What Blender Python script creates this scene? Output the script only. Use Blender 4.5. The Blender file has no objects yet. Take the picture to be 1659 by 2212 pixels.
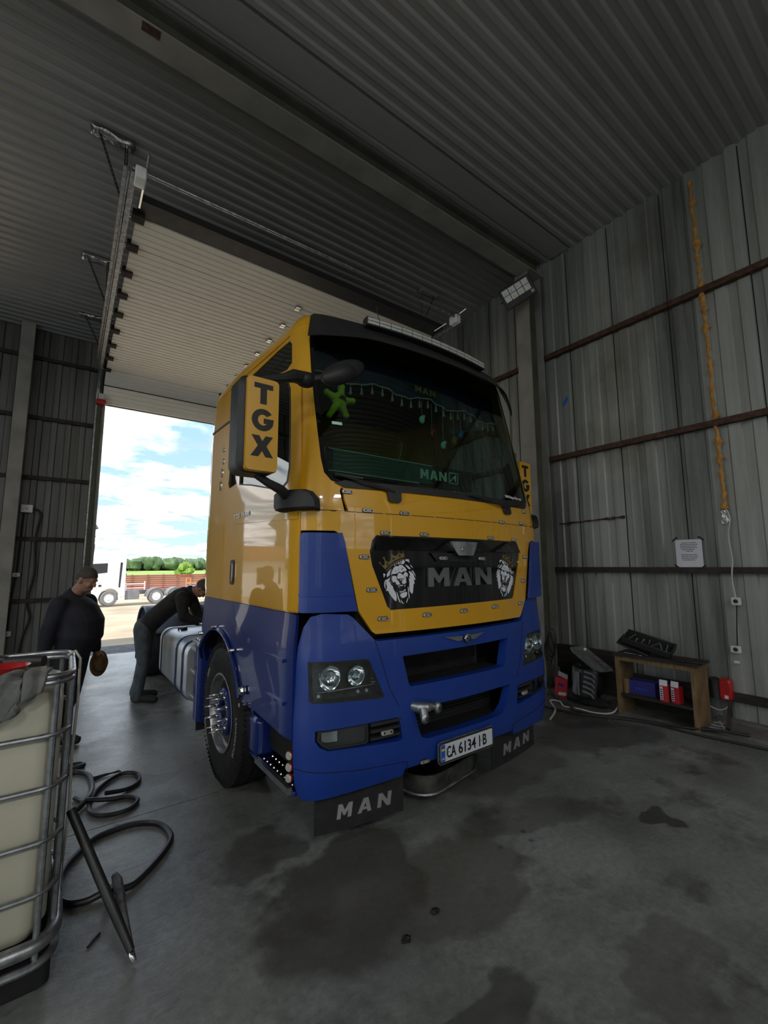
import bpy, bmesh, math, random
from math import sin, cos, pi, radians, hypot, atan2, sqrt, exp
from mathutils import Vector, Matrix, noise
from mathutils.geometry import delaunay_2d_cdt
random.seed(7)
SC = bpy.context.scene
COL = SC.collection

# ------------------------------------------------------------------ camera
CAM_YAW, CAM_PITCH, CAM_ROLL, CAM_F, CAM_H = 35.92, 7.0, -0.234, 938.3, 1.70
cam_d = bpy.data.cameras.new('camera'); cam = bpy.data.objects.new('camera', cam_d); COL.objects.link(cam)
cam_d.sensor_fit = 'VERTICAL'; cam_d.sensor_height = 32.0; cam_d.lens = CAM_F / 2212 * 32.0
cam_d.clip_start = 0.05; cam_d.clip_end = 3000
_p, _y, _r = radians(CAM_PITCH), radians(CAM_YAW), radians(CAM_ROLL)
_f = Vector((sin(_y) * cos(_p), cos(_y) * cos(_p), sin(_p))); _rt = Vector((cos(_y), -sin(_y), 0)); _u = _rt.cross(_f)
_r2 = cos(_r) * _rt + sin(_r) * _u; _u2 = -sin(_r) * _rt + cos(_r) * _u
mw = Matrix((( _r2.x, _u2.x, -_f.x, 0), (_r2.y, _u2.y, -_f.y, 0), (_r2.z, _u2.z, -_f.z, CAM_H), (0, 0, 0, 1)))
cam.matrix_world = mw
SC.camera = cam
SC.view_settings.view_transform = 'Standard'; SC.view_settings.look = 'None'
SC.view_settings.exposure = 1.2; SC.view_settings.gamma = 1.0; SC.view_settings.use_curve_mapping = False
SC.cycles.max_bounces = 10; SC.cycles.diffuse_bounces = 5; SC.cycles.glossy_bounces = 4
SC.cycles.transparent_max_bounces = 12; SC.cycles.sample_clamp_indirect = 6.0
SC.cycles.caustics_reflective = False; SC.cycles.caustics_refractive = False

# ------------------------------------------------------------------ world: bright sky with cumulus
W = bpy.data.worlds.new('sky'); SC.world = W; W.use_nodes = True
nt = W.node_tree; nt.nodes.clear()
def N(tree, t, **kw):
    n = tree.nodes.new(t)
    for k, v in kw.items(): setattr(n, k, v)
    return n
wo = N(nt, 'ShaderNodeOutputWorld'); bg = N(nt, 'ShaderNodeBackground'); tc = N(nt, 'ShaderNodeTexCoord')
sep = N(nt, 'ShaderNodeSeparateXYZ'); nt.links.new(tc.outputs['Generated'], sep.inputs[0])
zc = N(nt, 'ShaderNodeMath', operation='MAXIMUM'); zc.inputs[1].default_value = 0.0; nt.links.new(sep.outputs[2], zc.inputs[0])
za = N(nt, 'ShaderNodeMath', operation='ADD'); za.inputs[1].default_value = 0.12; nt.links.new(zc.outputs[0], za.inputs[0])
dx = N(nt, 'ShaderNodeMath', operation='DIVIDE'); dy = N(nt, 'ShaderNodeMath', operation='DIVIDE')
nt.links.new(sep.outputs[0], dx.inputs[0]); nt.links.new(za.outputs[0], dx.inputs[1])
nt.links.new(sep.outputs[1], dy.inputs[0]); nt.links.new(za.outputs[0], dy.inputs[1])
cmb = N(nt, 'ShaderNodeCombineXYZ'); nt.links.new(dx.outputs[0], cmb.inputs[0]); nt.links.new(dy.outputs[0], cmb.inputs[1])
cn = N(nt, 'ShaderNodeTexNoise'); cn.inputs['Scale'].default_value = 1.35; cn.inputs['Detail'].default_value = 9.0
cn.inputs['Roughness'].default_value = 0.55; nt.links.new(cmb.outputs[0], cn.inputs['Vector'])
cr = N(nt, 'ShaderNodeValToRGB'); cr.color_ramp.elements[0].position = 0.42; cr.color_ramp.elements[1].position = 0.56
nt.links.new(cn.outputs[0], cr.inputs[0])
cn2 = N(nt, 'ShaderNodeTexNoise'); cn2.inputs['Scale'].default_value = 3.0; cn2.inputs['Detail'].default_value = 5.0
nt.links.new(cmb.outputs[0], cn2.inputs['Vector'])
ccol = N(nt, 'ShaderNodeValToRGB')
ccol.color_ramp.elements[0].position = 0.36; ccol.color_ramp.elements[0].color = (0.27, 0.31, 0.37, 1)
ccol.color_ramp.elements[1].position = 0.52; ccol.color_ramp.elements[1].color = (0.88, 0.89, 0.90, 1)
nt.links.new(cn2.outputs[0], ccol.inputs[0])
grad = N(nt, 'ShaderNodeValToRGB')
grad.color_ramp.elements[0].position = 0.0; grad.color_ramp.elements[0].color = (0.27, 0.36, 0.40, 1)
grad.color_ramp.elements[1].position = 0.55; grad.color_ramp.elements[1].color = (0.10, 0.23, 0.44, 1)
nt.links.new(zc.outputs[0], grad.inputs[0])
mx = N(nt, 'ShaderNodeMix', data_type='RGBA'); nt.links.new(cr.outputs[0], mx.inputs[0])
nt.links.new(grad.outputs[0], mx.inputs[6]); nt.links.new(ccol.outputs[0], mx.inputs[7])
nt.links.new(mx.outputs[2], bg.inputs[0]); bg.inputs[1].default_value = 1.25
nt.links.new(bg.outputs[0], wo.inputs[0])

# ------------------------------------------------------------------ sun
sd = bpy.data.lights.new('sun', 'SUN'); so = bpy.data.objects.new('sun', sd); COL.objects.link(so)
sd.energy = 3.0; sd.angle = radians(0.6); sd.color = (1.0, 0.95, 0.86)
so.rotation_euler = Vector((0.62, 0.40, -0.95)).to_track_quat('-Z', 'Y').to_euler()

# ------------------------------------------------------------------ materials
def nodes_of(m): return m.node_tree.nodes, m.node_tree.links
def mat(name, col, rough=0.5, metal=0.0, coat=0.0, var=0.0, scale=4.0, bump=0.0, bscale=60.0, col2=None, spec=0.5, stretch=None, detail=6.0):
    m = bpy.data.materials.new(name); m.use_nodes = True
    ns, ln = nodes_of(m); b = ns['Principled BSDF']
    b.inputs['Base Color'].default_value = (*col, 1); b.inputs['Roughness'].default_value = rough
    b.inputs['Metallic'].default_value = metal; b.inputs['Coat Weight'].default_value = coat
    b.inputs['Coat Roughness'].default_value = 0.03; b.inputs['Specular IOR Level'].default_value = spec
    m.diffuse_color = (*col, 1)
    if var or bump:
        t = ns.new('ShaderNodeTexCoord'); mp = ns.new('ShaderNodeMapping'); ln.new(t.outputs['Object'], mp.inputs[0])
        if stretch: mp.inputs['Scale'].default_value = stretch
    if var or col2:
        n = ns.new('ShaderNodeTexNoise'); n.inputs['Scale'].default_value = scale; n.inputs['Detail'].default_value = detail
        ln.new(mp.outputs[0], n.inputs['Vector'])
        r = ns.new('ShaderNodeValToRGB'); r.color_ramp.elements[0].position = 0.35; r.color_ramp.elements[1].position = 0.66
        c2 = col2 or tuple(c * (1 - var) for c in col)
        r.color_ramp.elements[0].color = (*c2, 1); r.color_ramp.elements[1].color = (*col, 1)
        ln.new(n.outputs[0], r.inputs[0]); ln.new(r.outputs[0], b.inputs['Base Color'])
        rr = ns.new('ShaderNodeMapRange'); rr.inputs[3].default_value = min(1, rough * 1.25); rr.inputs[4].default_value = rough * 0.85
        ln.new(n.outputs[0], rr.inputs[0]); ln.new(rr.outputs[0], b.inputs['Roughness'])
    if bump:
        n2 = ns.new('ShaderNodeTexNoise'); n2.inputs['Scale'].default_value = bscale; n2.inputs['Detail'].default_value = 4
        ln.new(mp.outputs[0], n2.inputs['Vector'])
        bp = ns.new('ShaderNodeBump'); bp.inputs['Strength'].default_value = bump; bp.inputs['Distance'].default_value = 0.01
        ln.new(n2.outputs[0], bp.inputs['Height']); ln.new(bp.outputs[0], b.inputs['Normal'])
    return m
def emit(name, col, s):
    m = bpy.data.materials.new(name); m.use_nodes = True; ns, ln = nodes_of(m); b = ns['Principled BSDF']
    b.inputs['Base Color'].default_value = (*col, 1); b.inputs['Emission Color'].default_value = (*col, 1); b.inputs['Emission Strength'].default_value = s
    return m
def glass(name, tint, refl=0.12, rough=0.0):
    m = bpy.data.materials.new(name); m.use_nodes = True; ns, ln = nodes_of(m)
    ns.remove(ns['Principled BSDF']); out = ns['Material Output']
    tr = ns.new('ShaderNodeBsdfTransparent'); tr.inputs[0].default_value = (*tint, 1)
    gl = ns.new('ShaderNodeBsdfGlossy'); gl.inputs['Roughness'].default_value = rough; gl.inputs[0].default_value = (0.9, 0.95, 0.92, 1)
    fr = ns.new('ShaderNodeLayerWeight'); fr.inputs[0].default_value = 0.25
    mr = ns.new('ShaderNodeMapRange'); mr.inputs[3].default_value = refl * 0.4; mr.inputs[4].default_value = 0.75
    ln.new(fr.outputs['Fresnel'], mr.inputs[0])
    mix = ns.new('ShaderNodeMixShader'); ln.new(mr.outputs[0], mix.inputs[0]); ln.new(tr.outputs[0], mix.inputs[1]); ln.new(gl.outputs[0], mix.inputs[2])
    ln.new(mix.outputs[0], out.inputs[0]); return m

M = {}
M['yellow'] = mat('yellow_paint', (0.70, 0.355, 0.006), 0.32, 0, 0.9, var=0.06, scale=3)
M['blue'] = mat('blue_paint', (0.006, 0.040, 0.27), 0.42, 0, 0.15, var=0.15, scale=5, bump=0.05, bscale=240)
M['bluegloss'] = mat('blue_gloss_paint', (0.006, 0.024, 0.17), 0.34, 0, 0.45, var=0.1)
M['black'] = mat('black_plastic', (0.02, 0.02, 0.021), 0.5, var=0.3, scale=9)
M['blackgloss'] = mat('black_gloss', (0.004, 0.004, 0.005), 0.08, 0, 0.5, var=0.1)
M['rubber'] = mat('rubber', (0.016, 0.016, 0.016), 0.7, var=0.5, scale=14, bump=0.2, bscale=90)
M['chrome'] = mat('chrome', (0.55, 0.56, 0.58), 0.14, 1.0, var=0.1, scale=8)
M['alu'] = mat('brushed_aluminium', (0.5, 0.5, 0.51), 0.35, 1.0, var=0.25, scale=12)
M['tank'] = mat('aluminium_tank', (0.62, 0.64, 0.67), 0.42, 0.75, var=0.15, scale=5)
M['galv'] = mat('galvanised_tube', (0.42, 0.44, 0.46), 0.38, 0.9, var=0.45, scale=22)
M['grime'] = mat('grimy_metal', (0.05, 0.048, 0.045), 0.6, 0.6, var=0.6, scale=9)
M['core'] = mat('engine_dark', (0.006, 0.006, 0.006), 0.9, var=0.4, scale=8)
M['white'] = mat('white_vinyl', (0.72, 0.75, 0.80), 0.5, var=0.04)
M['gold'] = mat('gold_vinyl', (0.22, 0.16, 0.06), 0.45, 0.3, var=0.15)
M['whitepaint'] = mat('white_truck_paint', (0.85, 0.85, 0.85), 0.35, 0, 0.4, var=0.03)
M['wglass'] = glass('windscreen_glass', (0.40, 0.58, 0.50), 0.16)
M['sglass'] = glass('side_window_glass', (0.30, 0.36, 0.34), 0.25)
M['lens'] = glass('lamp_lens', (0.82, 0.86, 0.88), 0.2)
M['reflector'] = mat('lamp_reflector', (0.75, 0.78, 0.8), 0.12, 1.0, var=0.05)
M['led'] = mat('led_lens', (0.62, 0.63, 0.58), 0.25, 0.2, var=0.2, scale=60)
M['curtain'] = mat('navy_curtain', (0.012, 0.03, 0.085), 0.85, var=0.3, scale=20)
M['tassel'] = mat('grey_tassel', (0.42, 0.46, 0.42), 0.8, var=0.2, scale=60)
M['toy'] = mat('yellow_plush', (0.62, 0.78, 0.04), 0.8, var=0.2, scale=30)
M['signboard'] = mat('green_sign_board', (0.03, 0.10, 0.075), 0.35, var=0.15, scale=4)
M['mint'] = mat('mint_lettering', (0.50, 0.85, 0.68), 0.5, var=0.05)
M['ochre'] = mat('ochre_embroidery', (0.30, 0.22, 0.03), 0.8, var=0.2)
M['seat'] = mat('seat_fabric', (0.02, 0.022, 0.025), 0.9, var=0.4, scale=20)
M['plate'] = mat('plate_white', (0.62, 0.66, 0.70), 0.45, var=0.05)
M['ink'] = mat('black_ink', (0.006, 0.006, 0.006), 0.5, var=0.1)
M['flagblue'] = mat('plate_blue', (0.02, 0.09, 0.42), 0.5, var=0.05)
M['flagyellow'] = mat('plate_yellow', (0.75, 0.62, 0.08), 0.5, var=0.05)
M['plastic_tank'] = mat('milky_plastic', (0.60, 0.58, 0.46), 0.45, var=0.08, scale=3, bump=0.1, bscale=12)
M['rust'] = mat('rusty_steel', (0.10, 0.05, 0.032), 0.8, 0.2, var=0.5, scale=18, bump=0.3)
M['rustdark'] = mat('dark_primer_steel', (0.045, 0.034, 0.028), 0.75, 0.2, var=0.4, scale=12)
M['foil'] = mat('crumpled_foil', (0.62, 0.62, 0.62), 0.28, 1.0, var=0.2, bump=1.0, bscale=22)
M['creamdoor'] = mat('cream_door_panel', (0.88, 0.84, 0.76), 0.4, 0.0, var=0.03, scale=6, bump=0.08, bscale=120)
M['colpaint'] = mat('grey_green_steel_paint', (0.30, 0.29, 0.26), 0.6, 0, var=0.3, scale=2.5)
M['colmoss'] = mat('olive_steel_paint', (0.10, 0.10, 0.07), 0.7, 0, var=0.35, scale=3)
M['foam'] = mat('orange_mounting_foam', (0.55, 0.28, 0.07), 0.85, var=0.4, scale=16, bump=0.8, bscale=30)
M['wood'] = mat('raw_wood', (0.23, 0.145, 0.065), 0.75, var=0.4, scale=3, stretch=(2, 12, 2), bump=0.2)
M['wooddark'] = mat('oily_dark_wood', (0.035, 0.028, 0.022), 0.85, var=0.5, scale=5, stretch=(2, 1, 8), bump=0.3)
M['paper'] = mat('white_paper', (0.66, 0.66, 0.72), 0.7, var=0.03)
M['cable'] = mat('white_cable', (0.55, 0.54, 0.50), 0.6, var=0.2)
M['cableblack'] = mat('black_cable', (0.012, 0.012, 0.012), 0.6, var=0.3)
M['red'] = mat('red_card', (0.50, 0.02, 0.03), 0.5, var=0.1)
M['redbowl'] = mat('red_plastic', (0.42, 0.015, 0.015), 0.35, var=0.1)
M['bluebox'] = mat('blue_card', (0.03, 0.03, 0.22), 0.6, var=0.1)
M['socket'] = mat('white_socket_plastic', (0.62, 0.62, 0.60), 0.45, var=0.05)
M['cloth'] = mat('grey_rag', (0.16, 0.165, 0.16), 0.9, var=0.3, scale=12, bump=0.4)
M['jacket'] = mat('navy_jacket', (0.012, 0.013, 0.022), 0.85, var=0.3, scale=9, bump=0.5, bscale=9)
M['jacket2'] = mat('black_work_jacket', (0.022, 0.021, 0.021), 0.85, var=0.5, scale=9, bump=0.5, bscale=9)
M['trousers'] = mat('black_trousers', (0.010, 0.010, 0.012), 0.9, var=0.3, scale=9)
M['jeans'] = mat('dusty_grey_blue_trousers', (0.10, 0.125, 0.15), 0.9, var=0.5, scale=8, bump=0.5, bscale=9)
M['skin'] = mat('skin', (0.32, 0.17, 0.115), 0.55, var=0.12, scale=12)
M['hairm'] = mat('short_grey_hair', (0.085, 0.075, 0.065), 0.9, var=0.4, scale=80, bump=0.5, bscale=160)
M['shoe'] = mat('worn_black_shoe', (0.02, 0.019, 0.018), 0.7, var=0.4, scale=20)
M['straw'] = mat('brown_straw', (0.13, 0.075, 0.03), 0.8, var=0.4, scale=50, bump=0.5)
M['pallet'] = mat('black_pallet_plastic', (0.008, 0.008, 0.008), 0.7, var=0.3, scale=20)
M['concrete_curb'] = mat('pale_curb_concrete', (0.17, 0.165, 0.155), 0.9, var=0.4, scale=6, bump=0.4)
M['gravel'] = mat('grey_gravel', (0.14, 0.14, 0.145), 0.9, col2=(0.05, 0.05, 0.052), scale=14, bump=1.0, bscale=20)
M['dirt'] = mat('sandy_yard', (0.42, 0.34, 0.235), 0.95, col2=(0.27, 0.22, 0.15), var=0.2, scale=0.5, bump=0.6, bscale=2.5)
M['grass'] = mat('summer_grass', (0.24, 0.33, 0.06), 0.95, col2=(0.15, 0.22, 0.05), var=0.2, scale=0.05, bump=0.5, bscale=1.0)
M['forest'] = mat('forest_leaves', (0.10, 0.16, 0.06), 0.9, col2=(0.04, 0.08, 0.035), var=0.3, scale=0.3)
M['bush'] = mat('bright_leaves', (0.16, 0.27, 0.03), 0.9, var=0.35, scale=0.8)
M['bark'] = mat('bark', (0.06, 0.045, 0.03), 0.9, var=0.4, scale=6)
M['redbrown'] = mat('redbrown_steel_profile', (0.30, 0.085, 0.07), 0.6, var=0.2, scale=1)
M['machblue'] = mat('machine_blue', (0.02, 0.16, 0.55), 0.4, var=0.1)
M['machorange'] = mat('machine_orange', (0.75, 0.28, 0.04), 0.4, var=0.1)
M['plaster'] = mat('white_plaster', (0.72, 0.70, 0.66), 0.8, var=0.06)
M['rooftile'] = mat('brown_roof', (0.30, 0.13, 0.06), 0.7, var=0.2)
M['hose'] = mat('black_rubber_hose', (0.02, 0.02, 0.021), 0.42, var=0.4, scale=14)
M['hazard'] = mat('striped_grey_fabric', (0.20, 0.20, 0.21), 0.7, var=0.2)
M['silvertext'] = mat('silver_lettering', (0.62, 0.62, 0.62), 0.3, 0.8, var=0.1)
M['fendergrey'] = mat('dusty_blue_grey_fender', (0.13, 0.16, 0.24), 0.5, 0, 0.2, var=0.3)
M['panmetal'] = mat('dull_oily_metal', (0.17, 0.165, 0.15), 0.5, 0.7, var=0.6, scale=10, bump=0.3, bscale=30)
M['tyretext'] = mat('tyre_white_lettering', (0.42, 0.42, 0.42), 0.7, var=0.1)
M['orangelens'] = mat('marker_lens', (0.45, 0.42, 0.38), 0.2, 0.2, var=0.1)
M['peach'] = mat('peach_sticker', (0.6, 0.38, 0.28), 0.6, var=0.05)

def corr_mat(name, base, dark, axis, period, rough=0.55, metal=0.35, streak=(1, 1, 1), blotch=None):
    """painted or galvanised sheet: tone varies per sheet along an axis, stains stretched along the flutes"""
    m = bpy.data.materials.new(name); m.use_nodes = True; ns, ln = nodes_of(m); b = ns['Principled BSDF']
    t = ns.new('ShaderNodeTexCoord'); sp = ns.new('ShaderNodeSeparateXYZ'); ln.new(t.outputs['Object'], sp.inputs[0])
    dv = ns.new('ShaderNodeMath'); dv.operation = 'DIVIDE'; dv.inputs[1].default_value = period; ln.new(sp.outputs[axis], dv.inputs[0])
    fl = ns.new('ShaderNodeMath'); fl.operation = 'FLOOR'; ln.new(dv.outputs[0], fl.inputs[0])
    wn = ns.new('ShaderNodeTexWhiteNoise'); wn.noise_dimensions = '1D'; ln.new(fl.outputs[0], wn.inputs['W'])
    mp = ns.new('ShaderNodeMapping'); mp.inputs['Scale'].default_value = streak; ln.new(t.outputs['Object'], mp.inputs[0])
    n1 = ns.new('ShaderNodeTexNoise'); n1.inputs['Scale'].default_value = 1.0; n1.inputs['Detail'].default_value = 8; n1.inputs['Roughness'].default_value = 0.65; ln.new(mp.outputs[0], n1.inputs['Vector'])
    ad = ns.new('ShaderNodeMath'); ad.operation = 'MULTIPLY_ADD'; ad.inputs[1].default_value = 0.35; ln.new(wn.outputs[0], ad.inputs[0]); ln.new(n1.outputs[0], ad.inputs[2])
    r = ns.new('ShaderNodeValToRGB'); r.color_ramp.elements[0].position = 0.38; r.color_ramp.elements[1].position = 0.9
    r.color_ramp.elements[0].color = (*dark, 1); r.color_ramp.elements[1].color = (*base, 1); ln.new(ad.outputs[0], r.inputs[0])
    src = r.outputs[0]
    if blotch:
        n3 = ns.new('ShaderNodeTexNoise'); n3.inputs['Scale'].default_value = 0.9; n3.inputs['Detail'].default_value = 7
        mp3 = ns.new('ShaderNodeMapping'); mp3.inputs['Scale'].default_value = (1, 1, 0.8); ln.new(t.outputs['Object'], mp3.inputs[0]); ln.new(mp3.outputs[0], n3.inputs['Vector'])
        r3 = ns.new('ShaderNodeValToRGB'); r3.color_ramp.elements[0].position = 0.60; r3.color_ramp.elements[1].position = 0.74
        r3.color_ramp.elements[0].color = (0, 0, 0, 1); r3.color_ramp.elements[1].color = (0.5, 0.5, 0.5, 1); ln.new(n3.outputs[0], r3.inputs[0])
        mx = ns.new('ShaderNodeMix'); mx.data_type = 'RGBA'; ln.new(r3.outputs[0], mx.inputs[0]); ln.new(src, mx.inputs[6]); mx.inputs[7].default_value = (*blotch, 1); src = mx.outputs[2]
    ln.new(src, b.inputs['Base Color']); b.inputs['Roughness'].default_value = rough; b.inputs['Metallic'].default_value = metal
    n2 = ns.new('ShaderNodeTexNoise'); n2.inputs['Scale'].default_value = 3; ln.new(t.outputs['Object'], n2.inputs['Vector'])
    bp = ns.new('ShaderNodeBump'); bp.inputs['Strength'].default_value = 0.15; bp.inputs['Distance'].default_value = 0.02; ln.new(n2.outputs[0], bp.inputs['Height']); ln.new(bp.outputs[0], b.inputs['Normal'])
    return m
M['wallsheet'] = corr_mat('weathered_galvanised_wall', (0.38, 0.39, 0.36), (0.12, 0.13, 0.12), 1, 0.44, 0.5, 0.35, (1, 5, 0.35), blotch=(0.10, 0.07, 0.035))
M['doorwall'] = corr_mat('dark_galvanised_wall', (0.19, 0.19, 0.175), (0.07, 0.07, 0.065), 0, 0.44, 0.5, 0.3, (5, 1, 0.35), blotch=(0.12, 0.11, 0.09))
M['ceilsheet'] = corr_mat('grey_roof_sheet', (0.34, 0.34, 0.33), (0.24, 0.24, 0.23), 1, 1.0, 0.45, 0.25, (0.4, 3, 1))

def floor_mat():
    m = bpy.data.materials.new('oil_stained_concrete'); m.use_nodes = True; ns, ln = nodes_of(m); b = ns['Principled BSDF']
    t = ns.new('ShaderNodeTexCoord')
    def nz(scale, det=8, ro=0.6, st=(1, 1, 1)):
        mp = ns.new('ShaderNodeMapping'); mp.inputs['Scale'].default_value = st; ln.new(t.outputs['Object'], mp.inputs[0])
        n = ns.new('ShaderNodeTexNoise'); n.inputs['Scale'].default_value = scale; n.inputs['Detail'].default_value = det; n.inputs['Roughness'].default_value = ro
        ln.new(mp.outputs[0], n.inputs['Vector']); return n.outputs[0]
    def ramp(s, a, c1, bpos, c2):
        r = ns.new('ShaderNodeValToRGB'); r.color_ramp.elements[0].position = a; r.color_ramp.elements[1].position = bpos
        r.color_ramp.elements[0].color = (*c1, 1); r.color_ramp.elements[1].color = (*c2, 1); ln.new(s, r.inputs[0]); return r.outputs[0]
    base = ramp(nz(0.9), 0.36, (0.135, 0.145, 0.135), 0.62, (0.26, 0.28, 0.265))
    fine = ramp(nz(26, 6, 0.7), 0.30, (0.72, 0.72, 0.72), 0.70, (1.12, 1.12, 1.12))
    mu = ns.new('ShaderNodeMix'); mu.data_type = 'RGBA'; mu.blend_type = 'MULTIPLY'; mu.inputs[0].default_value = 1; ln.new(base, mu.inputs[6]); ln.new(fine, mu.inputs[7])
    st = ramp(nz(1.5, 10, 0.66), 0.53, (0, 0, 0), 0.64, (0.7, 0.7, 0.7))
    mx = ns.new('ShaderNodeMix'); mx.data_type = 'RGBA'; ln.new(st, mx.inputs[0]); ln.new(mu.outputs[2], mx.inputs[6]); mx.inputs[7].default_value = (0.045, 0.043, 0.038, 1)
    vo = ns.new('ShaderNodeTexVoronoi'); vo.inputs['Scale'].default_value = 5.5; ln.new(t.outputs['Object'], vo.inputs['Vector'])
    spot = ramp(vo.outputs['Distance'], 0.07, (0.75, 0.75, 0.75), 0.13, (0, 0, 0))
    msk = ramp(nz(0.8, 3), 0.52, (0, 0, 0), 0.62, (1, 1, 1))
    mm = ns.new('ShaderNodeMix'); mm.data_type = 'RGBA'; mm.blend_type = 'MULTIPLY'; mm.inputs[0].default_value = 1; ln.new(spot, mm.inputs[6]); ln.new(msk, mm.inputs[7])
    mx2 = ns.new('ShaderNodeMix'); mx2.data_type = 'RGBA'; ln.new(mm.outputs[2], mx2.inputs[0]); ln.new(mx.outputs[2], mx2.inputs[6]); mx2.inputs[7].default_value = (0.03, 0.03, 0.027, 1)
    # individual oil patches: (x, y, rx, ry, angle, colour, strength)
    dist = ns.new('ShaderNodeTexNoise'); dist.inputs['Scale'].default_value = 3.2; dist.inputs['Detail'].default_value = 9; ln.new(t.outputs['Object'], dist.inputs['Vector'])
    sub = ns.new('ShaderNodeVectorMath'); sub.operation = 'SUBTRACT'; sub.inputs[1].default_value = (.5, .5, .5); ln.new(dist.outputs['Color'], sub.inputs[0])
    scl = ns.new('ShaderNodeVectorMath'); scl.operation = 'SCALE'; scl.inputs['Scale'].default_value = 0.55; ln.new(sub.outputs[0], scl.inputs[0])
    wob = ns.new('ShaderNodeVectorMath'); wob.operation = 'ADD'; ln.new(t.outputs['Object'], wob.inputs[0]); ln.new(scl.outputs[0], wob.inputs[1])
    cur = mx2.outputs[2]
    for (x, y, rx, ry, an, col, k) in ((3.32, 1.45, .17, .09, -10, (.03, .028, .024), .8), (1.35, 2.15, .60, .42, 30, (.055, .050, .040), .75), (1.30, 1.25, .40, .16, 0, (.05, .05, .045), .7), (1.9, 1.85, .55, .30, 20, (.075, .068, .052), .6), (1.0, 2.7, .32, .20, 50, (.05, .046, .04), .6), (2.6, 2.05, .55, .22, -15, (.07, .066, .055), .5), (3.2, 2.6, .8, .4, 10, (.06, .055, .046), .55), (4.4, 2.5, .8, .4, -30, (.04, .038, .034), .6), (5.0, 3.1, .8, .5, 20, (.03, .028, .025), .7), (2.2, .95, .35, .18, 15, (.07, .066, .055), .45), (.5, 4.1, .35, .16, 10, (.05, .045, .04), .7)):
        mp = ns.new('ShaderNodeMapping'); mp.vector_type = 'TEXTURE'; mp.inputs['Location'].default_value = (x, y, 0); mp.inputs['Rotation'].default_value = (0, 0, radians(an)); mp.inputs['Scale'].default_value = (rx, ry, 100)
        ln.new(wob.outputs[0], mp.inputs[0]); le = ns.new('ShaderNodeVectorMath'); le.operation = 'LENGTH'; ln.new(mp.outputs[0], le.inputs[0])
        fac = ramp(le.outputs['Value'], .82, (k, k, k), 1.06, (0, 0, 0)); mq = ns.new('ShaderNodeMix'); mq.data_type = 'RGBA'
        ln.new(fac, mq.inputs[0]); ln.new(cur, mq.inputs[6]); mq.inputs[7].default_value = (*col, 1); cur = mq.outputs[2]
    ln.new(cur, b.inputs['Base Color'])
    rr = ns.new('ShaderNodeMapRange'); rr.inputs[1].default_value = 0.3; rr.inputs[2].default_value = 0.7; rr.inputs[3].default_value = 0.18; rr.inputs[4].default_value = 0.42
    ln.new(nz(1.6, 7), rr.inputs[0]); ln.new(rr.outputs[0], b.inputs['Roughness'])
    bp = ns.new('ShaderNodeBump'); bp.inputs['Strength'].default_value = 0.35; bp.inputs['Distance'].default_value = 0.012
    ln.new(nz(7, 9, 0.68, (1, 2.2, 1)), bp.inputs['Height']); ln.new(bp.outputs[0], b.inputs['Normal'])
    return m
M['floor'] = floor_mat()

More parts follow.
